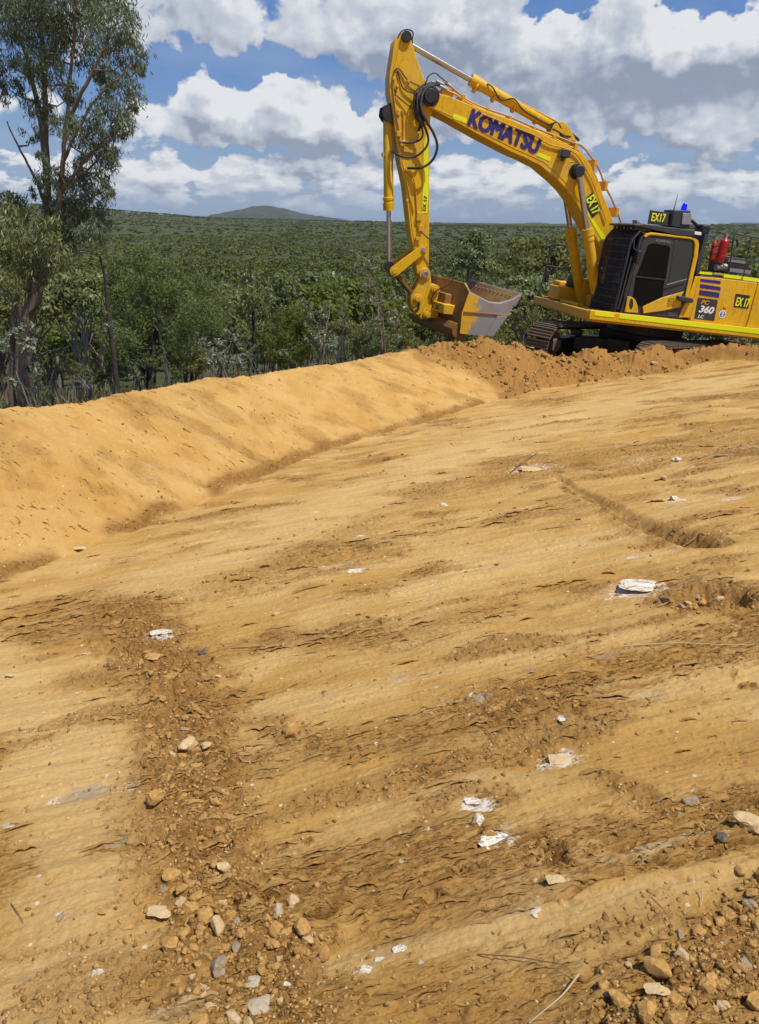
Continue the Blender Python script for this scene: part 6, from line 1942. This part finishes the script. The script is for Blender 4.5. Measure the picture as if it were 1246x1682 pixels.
NOTE = [
    (311, 1228, 19, RM[1], k_pale, 'smooth pale tan stone, largest in the upper part of the rubble trail', .2),
    (282, 1242, 8, RM[2], k_pale, 'small pale stone touching the smooth tan stone on its lower side', .2),
    (254, 1318, 17, RM[3], k_clay, 'squared tan stone at the rubble trail beside a pale mineral smear', .25),
    (333, 1074, 9, RM[4], k_dark, 'dark grey angular stone on bare clay right of the upper rubble', .2),
    (175, 1094, 6, RM[5], k_dark, 'tiny dark stone left of the upper rubble', .2),
    (359, 1112, 6, SLAB[0], k_pale, 'little cream chip standing in the upper rubble', .1),
    (304, 1198, 10, SLAB[1], k_grey, 'flat grey stone just above the smooth tan stone', .3),
    (259, 1505, 20, SLAB[2], k_pale, 'long cream flake lying beside the clod pile', .1),
    (297, 1487, 14, RM[6], k_pale, 'pinkish cream broken stone at the top of the clod pile', .2),
    (367, 1427, 13, RM[7], k_pale, 'upright blocky stone with a pale lit top', .15),
    (280, 1443, 17, RM[8], k_clay, 'rounded brown clod with a dark hollow under it', .2),
    (360, 1590, 19, RM[9], k_grey, 'large grey-brown wedge stone below the clod pile', .25),
    (413, 1618, 17, SLAB[3], k_slate, 'pale grey flat slab at the lower end of the rubble trail', .25),
    (388, 1556, 11, RM[0], k_grey, 'dull grey stone right of the clod pile', .3),
    (455, 1497, 14, RM[2], k_slate, 'light grey half-buried stone right of the rubble trail', .35),
    (452, 1530, 14, CM[2], k_clay, 'round brown clod below the light grey stone', .15),
    (459, 1577, 8, RM[3], k_pale, 'small orange-tan pebble right of the rubble trail', .2),
    (471, 1619, 7, SLAB[0], k_white, 'tiny white flake above a dark gap near the bottom edge', .1),
    (425, 1655, 22, RM[4], k_slate, 'greenish grey stone at the bottom edge under the flat slab', .4),
    (130, 906, 13, SLAB[1], k_pale, 'single pale block lying at the foot of the bank', .0),
    (477, 1200, 17, CM[3], k_clay, 'half-buried round clod shading a dark hollow mid-slope', .35),
    (728, 832, 8, RM[5], k_white, 'white-flecked stone with crumbs around it, centre of the slab', .2),
    (818, 1388, 33, SLAB[0], k_white, 'white slab with dark streaks set in the clay', .30),
    (786, 1350, 17, RM[6], k_white, 'crumbly white rock above the streaked slab', .35),
    (775, 1318, 15, SLAB[2], k_white, 'thin chalky flake above the crumbly white rock', .35),
    (920, 1250, 28, SLAB[1], k_pale, 'pinkish white plate flush with the clay', .42),
    (1045, 970, 40, SLAB[3], k_white, 'long white-edged ledge beside the dug hole', .30),
    (1092, 990, 12, RM[7], k_dark, 'dark stone with a white rim under the long white ledge', .25),
    (1118, 992, 14, CM[4], k_clay, 'yellowish clod between the white ledge and the dug hole', .2),
    (262, 1042, 19, SLAB[2], k_white, 'white and cream slab above the upper rubble', .3),
    (250, 1083, 18, SLAB[3], k_clay, 'flat brown slab casting a thin shadow in the upper rubble', .25),
    (583, 939, 15, SLAB[0], k_white, 'flat white stone flush with the clay, alone in the centre', .42),
    (872, 774, 26, SLAB[1], k_pale, 'pale ledge with a shadowed lower edge, beyond the centre', .35),
    (785, 1147, 13, RM[8], k_grey, 'blue-grey and white stone beside the torn clay', .3),
    (1185, 1378, 13, RM[9], k_dark, 'dark slate stone near the right edge above the smooth track', .25),
    (1232, 1358, 24, RM[1], k_pale, 'tan block with a steep shadowed side at the right edge', .3),
    (1136, 1320, 14, RM[2], k_grey, 'grey stone in the torn clay near the right edge', .3),
    (910, 1447, 19, SLAB[1], k_pale, 'pale plate below the small dark hole', .3),
    (1080, 1592, 20, CM[5], k_clay, 'large round clod at the top of the corner pile', .2),
    (1118, 1570, 12, RM[3], k_pale, 'cream stone behind the large round clod', .2),
    (1148, 1532, 11, RM[4], k_clay, 'orange-tan leaning stone, highest in the corner pile', .2),
    (1163, 1622, 16, CM[6], k_clay, 'ball-shaped clod in the corner pile', .15),
    (1075, 1632, 19, SLAB[2], k_pale, 'pale flat stone lying on the corner pile', .1),
    (1060, 1663, 20, RM[6], k_clay, 'broad tan stone at the bottom edge under the pale flat stone', .25),
    (1110, 1678, 20, RM[7], k_clay, 'grey-tan stone cut by the bottom edge', .3),
    (991, 1620, 11, CM[7], k_clay, 'small upright ochre clod left of the corner pile', .2),
    (1031, 1586, 6, RM[8], k_pale, 'tiny pale pebble at the head of the corner pile', .2),
    (1215, 1592, 13, RM[9], k_clay, 'flat-topped clod near the right edge of the corner pile', .25),
    (1240, 1650, 16, CM[1], k_clay, 'clod cut by the right edge at the bottom', .2),
    (600, 1594, 12, SLAB[3], k_white, 'small white flake in the smooth wheel track', .4),
    (622, 1577, 7, SLAB[0], k_white, 'sliver of white stone above the flake in the smooth wheel track', .3),
    (655, 1560, 12, SLAB[2], k_white, 'thin white streak of stone at the upper edge of the smooth wheel track', .42),
    (878, 1505, 7, RM[0], k_white, 'single white chip right of the smooth wheel track', .3),
    (100, 1507, 7, RM[1], k_grey, 'grey-blue chip pressed into smooth clay at the left', .35),
    (82, 1449, 7, CM[0], k_clay, 'lone pebble on the smooth clay at the left', .2),
    (15, 1357, 12, SLAB[1], k_slate, 'pale grey plate at the left edge', .42),
    (15, 1112, 8, SLAB[2], k_pale, 'upright pink-white chip at the left edge', .1),
    (925, 1183, 9, SLAB[0], k_white, 'white chips beside the torn clay above the pinkish plate', .35),
    (702, 1366, 8, RM[3], k_pale, 'small cream stone among the fine cracks', .3),
    (168, 1500, 10, SLAB[3], k_clay, 'dark-edged flake on smooth clay left of the long cream flake', .2),
    (228, 1478, 9, CM[2], k_clay, 'brown nugget left of the clod pile', .2),
    (207, 1524, 12, SLAB[1], k_clay, 'low brown plate below the long cream flake', .3),
    (1112, 757, 9, RM[5], k_white, 'white stone beyond the trench on the far slab', .3),
    (1090, 787, 9, RM[6], k_pale, 'tan stone at the mouth of the trench', .2),
    (1105, 821, 10, RM[7], k_white, 'white stone beside a dark hollow right of the trench', .3),
    (452, 1010, 8, RM[8], k_pale, 'pale stone in the dark crumbs left of centre', .3)]
for (px, py, rp, me, mt, lb, sk_) in NOTE:
    is_slab = me in SLAB
    stone(px, py, rp, me, mt, lb, 'stone' if mt is not k_clay else 'clod', 'stone' if mt is not k_clay else 'clod', rot=(R(random.uniform(-5, 25)) if is_slab else None), sink=sk_, tilt=.08 if is_slab else .25)

# clods of the loose bands: each its own, alike ones share a label
BANDS = [('brown clod in the loose pile low in the rubble trail', 'clods of the lower rubble trail', [(300, 1500, 60, 50), (330, 1560, 60, 60), (390, 1490, 60, 60), (350, 1640, 70, 40), (420, 1560, 60, 60)], 150, (4, 17)),
         ('small clod in the narrow middle of the rubble trail', 'clods of the middle rubble trail', [(300, 1290, 45, 70), (330, 1390, 50, 60), (290, 1210, 40, 50)], 75, (3, 10)),
         ('crumbled clod in the wide upper rubble patch', 'clods of the upper rubble patch', [(260, 1120, 50, 40), (310, 1100, 40, 40), (200, 1090, 50, 20)], 36, (3, 8)),
         ('brown clod in the pile filling the bottom right corner', 'clods of the corner pile', [(1180, 1560, 60, 60), (1120, 1640, 60, 40), (1220, 1500, 30, 50), (1030, 1670, 50, 20), (1200, 1650, 40, 30), (1140, 1600, 80, 60)], 135, (4, 19))]
BANDS.append(('brown clod in the broken pit right of the long white ledge', 'clods in the broken pit', [(1130, 990, 20, 8), (1180, 985, 35, 10), (1150, 1000, 40, 6)], 26, (3, 11)))
rb_ = np.random.default_rng(12)
for lb, gr_n, spots_, cnt, (r0_, r1_) in BANDS:
    for i in range(cnt):
        cx_, cy_, sx_w, sy_w = spots_[rb_.integers(0, len(spots_))]
        px, py = cx_ + rb_.normal() * sx_w * .7, cy_ + rb_.normal() * sy_w * .7
        if py > 1690 or px > 1255: continue
        rp = r0_ + (r1_ - r0_) * rb_.random() ** 2.2
        c = G(px, py)
        if any(math.hypot(c[0] - a, c[1] - b) < (s_ + rp * np.linalg.norm(c) / FPX) * .7 for a, b, s_ in stone_pts): continue
        mt = [k_clay, k_clay, k_clay, k_pale, k_clay, k_clay, k_clay, k_clay, k_clay, k_grey][rb_.integers(0, 14) % 10] if rp > 6 else k_clay
        stone(px, py, rp, (CM + RM[:6])[rb_.integers(0, 14)], mt, lb if mt is k_clay else lb.replace('clod', 'stone'), 'clod' if mt is k_clay else 'stone', 'clod' if mt is k_clay else 'stone', sink=rb_.uniform(.05, .35), group=gr_n if mt is k_clay else gr_n.replace('clods', 'stones'))

# clods thrown up at the machine's heaps
for i in range(44):
    px, py = rb_.uniform(745, 1190), 0
    py = np.interp(px, [745, 790, 850, 900, 975, 1050, 1190], [585, 590, 605, 612, 598, 598, 598]) + rb_.normal() * 12
    py = max(py, np.interp(px, [745, 790, 850, 900, 975, 1050, 1190], [565, 560, 568, 590, 578, 582, 596]))
    rp = 1.6 + 5 * rb_.random() ** 3
    stone(px, py, rp, CM[rb_.integers(0, 8)], k_clay if i % 6 else k_pale, 'clod lying on the heaps of loose soil in front of the tracks', 'clod', 'clod', group='clods on the heaps at the machine', sink=.2)

# fine rubble, beyond counting
def scatter(n_, px0, px1, py0, py1, smin, smax, thr, sub, mat, name, label, seed, pw=2.5, key=('rubble', 'loose')):
    r_ = np.random.default_rng(seed)
    P_ = r_.uniform(size=(n_, 2)) * [px1 - px0, py1 - py0] + [px0, py0]
    d = (np.c_[P_[:, 0] - CX, -(P_[:, 1] - CY), np.full(n_, -FPX)] / FPX) @ MC.T
    s_ = PA / (d[:, 2] - PB * d[:, 0] - PC * d[:, 1])
    X, Y_ = d[:, 0] * s_, d[:, 1] * s_
    Z, a_ = fields(X.astype(np.float32), Y_.astype(np.float32))
    w_ = np.maximum(a_[key[0]], a_[key[1]]) + thr
    keep = (r_.random(n_) < w_) & (a_['bare'] > .8) & (Y_ < 20) & (Y_ > 0)
    X, Y_, Z = X[keep], Y_[keep], Z[keep]
    m = len(X)
    bm = bmesh.new(); bmesh.ops.create_icosphere(bm, subdivisions=sub, radius=1)
    bv = np.array([v.co[:] for v in bm.verts]); bf = np.array([[v.index for v in f.verts] for f in bm.faces]); bm.free()
    dist = np.sqrt(X * X + Y_ * Y_ + Z * Z)
    size = (smin + (smax - smin) * r_.random(m) ** pw) * np.clip(dist / 3.0, .7, 2.5) ** .6
    V_ = np.repeat(bv[None], m, 0) * (1 + r_.normal(size=(m, len(bv), 1)) * .24) * r_.uniform(.45, 1.15, (m, 1, 3)) * size[:, None, None]
    a = r_.uniform(0, 6.28, m); ca, sa = np.cos(a)[:, None], np.sin(a)[:, None]
    vx = V_[..., 0] * ca - V_[..., 1] * sa; vy = V_[..., 0] * sa + V_[..., 1] * ca; vz = V_[..., 2]
    V_ = np.stack([vx + X[:, None], vy + Y_[:, None], vz + Z[:, None] + size[:, None] * .10], -1).reshape(-1, 3)
    F_ = (bf[None] + (np.arange(m) * len(bv))[:, None, None]).reshape(-1, 3)
    o = mesh_np(name, V_, F_, mat, smooth=False)
    tag(o, label, None, None, 'stuff')
    return o


scatter(52000, -60, 1300, 560, 1740, .0018, .011, .03, 1, k_crumb, 'rubble', 'fine brown crumbs and pebbles on the clay', 61)
scatter(9000, -60, 1300, 560, 1740, .0016, .007, .10, 1, k_pale, 'gravel', 'pale grit sprinkled over the clay', 62, 2.5)
scatter(16000, 640, 1300, 545, 720, .006, .035, -.05, 1, k_crumb, 'spoil_crumbs', 'loose crumbs on the heaps of soil', 63, 2.5, ('loose', 'loose'))

# torn plates of clay: thin lifted lips with a gap beneath, beyond counting
def plates(n_, seed, hmin, hmax, lmin, lmax, y0, y1, x0=-70, x1=1330, bank=False):
    r_ = np.random.default_rng(seed)
    P_ = r_.uniform(size=(n_, 2)) * [x1 - x0, y1 - y0] + [x0, y0]
    d = (np.c_[P_[:, 0] - CX, -(P_[:, 1] - CY), np.full(n_, -FPX)] / FPX) @ MC.T
    s_ = PA / (d[:, 2] - PB * d[:, 0] - PC * d[:, 1])
    X, Y_ = d[:, 0] * s_, d[:, 1] * s_
    Z, a_ = fields(X.astype(np.float32), Y_.astype(np.float32))
    w_ = a_['rough'] ** 1.3 * 1.0 + .03 - a_['pale'] * .1 - a_['rubble'] * .25
    keep = (r_.random(n_) < w_) & (a_['bare'] > .8) & (Y_ < 15) & (Y_ > 0) & (a_['bank'] < .2) & (a_['loose'] < .3)
    if bank: keep = (r_.random(n_) < .12 + .5 * np.clip(fbm(X * 1.3, Y_ * 1.3, 3, 411), 0, 1)) & (a_['bank'] > .8) & (a_['loose'] < .4) & (Y_ < 15)
    X, Y_ = X[keep], Y_[keep]; m = len(X)
    dist = np.sqrt(X * X + Y_ * Y_ + 3)
    k_ = np.clip(dist / 2.6, .7, 1.9)
    L_ = (lmin + (lmax - lmin) * r_.random(m) ** 2.2) * k_; H_ = (hmin + (hmax - hmin) * r_.random(m) ** 1.8) * k_ ** .8
    W_ = L_ * r_.uniform(.16, .34, m)
    an = R(-2 if bank else 13) + r_.normal(size=m) * .13
    K = 11
    t_ = np.linspace(-1, 1, K)[None]
    env = np.clip(1 - np.abs(t_) ** 2.5, 0, 1)
    jag = np.cumsum(r_.normal(size=(m, K)) * .22, 1); jag -= jag.mean(1, keepdims=True)
    hj = np.clip(1 + r_.normal(size=(m, K)) * .25, .4, 1.6)
    rows = []
    for (bo, ho, jf) in ((1.0, -.35, .2), (.45, .75, .6), (.0, 1.0, 1.0), (.03, .72, 1.0), (.75, -.5, .3)):
        aa = t_ * L_[:, None] / 2
        bb = W_[:, None] * (bo * env + jag * jf * .35) - (1 - env) * 0
        x = X[:, None] + aa * np.cos(an)[:, None] - bb * np.sin(an)[:, None]
        y = Y_[:, None] + aa * np.sin(an)[:, None] + bb * np.cos(an)[:, None]
        z = gz_vec(x, y) + H_[:, None] * (ho * env * (hj if ho > 0 else 1) - (1 - env) * .35)
        rows.append(np.stack([x, y, z], -1))
    V_ = np.stack(rows, 1)                      # m, 5, K, 3
    id_ = np.arange(5 * K).reshape(5, K)
    q = np.stack([id_[:-1, :-1], id_[:-1, 1:], id_[1:, 1:], id_[1:, :-1]], -1).reshape(-1, 4)
    F_ = (q[None] + (np.arange(m) * 5 * K)[:, None, None]).reshape(-1, 4)
    o = mesh_np('torn_clay', V_.reshape(-1, 3), F_, m_dirt, smooth=False)
    set_attr(o, 'bare', np.ones(m * 5 * K)); set_attr(o, 'rough', np.full(m * 5 * K, .45))
    tag(o, 'thin lifted flakes of torn clay with dark gaps beneath', None, None, 'stuff')


plates(6500, 91, .003, .011, .02, .15, 640, 1740)
plates(11000, 93, .0025, .008, .012, .06, 590, 960, -70, 860, True)
scatter(4500, -60, 860, 600, 960, .003, .011, -.72, 1, k_crumb, 'bank_crumbs', 'small crumbs clinging to the face of the bank', 64, 3.2, ('bank', 'bank'))
plates(5600, 92, .002, .006, .012, .05, 900, 1740)

# sticks and roots
def stick(pts, r, label, mat=m_twig, name='stick', lift=.004):
    L = []
    for i, (px, py, hh_) in enumerate(pts):
        c = px_ground(px, py); L.append((c[0], c[1], ground_z(c[0], c[1]) + r + lift + hh_))
    k = MB(); sp = spline(L, 5); k.tube([tuple(p) for p in sp], list(np.linspace(r, r * .45, len(sp))), 6)
    o = k.build(name, mat); tag(o, label, name)
    return o


m_root = paint('brown_root', (.16, .085, .045), .85, .3, scale=20)
m_straw = paint('straw_stick', (.48, .36, .20), .8, .3, scale=20)
stick([(948, 1615, .02), (925, 1640, .01), (900, 1660, .006), (868, 1684, 0)], .0022, 'pale straw-coloured stick at the bottom edge left of the corner pile', m_straw)
stick([(785, 1570, 0), (840, 1578, .008), (890, 1588, .012), (925, 1600, .02), (945, 1618, .008)], .0016, 'thin brown root arching towards the pale straw stick', m_root, 'root')
stick([(1068, 1482, .01), (1090, 1505, .01), (1104, 1530, .004)], .0014, 'fine dark twig at the upper edge of the corner pile', m_root)
stick([(1150, 1468, .016), (1152, 1480, .008), (1150, 1492, 0)], .0018, 'short upright straw stub above the corner pile', m_straw)
stick([(18, 1486, 0), (27, 1500, .003), (35, 1512, .003), (38, 1518, 0)], .0014, 'small curled root on smooth clay at the left edge', m_root, 'root')
stick([(778, 1192, 0), (795, 1200, .004), (812, 1222, .004), (820, 1232, 0)], .0018, 'thin wavy root in the torn clay below the blue-grey stone', m_root, 'root')
stick([(1020, 1065, .004), (1110, 1062, .010), (1200, 1064, .006), (1244, 1060, 0)], .0030, 'long straight straw lying across the torn clay at the right', m_straw)
stick([(838, 778, 0), (862, 762, .03), (880, 748, 0)], .006, 'twig sticking up beside the pale ledge', m_root)
stick([(183, 1053, .004), (205, 1068, .006), (222, 1082, 0)], .0030, 'short root in the upper rubble', m_root, 'root')
stick([(722, 553, .05), (745, 549, .10), (765, 551, .05)], .012, 'pale bent root caught under the bucket', m_straw, 'root')
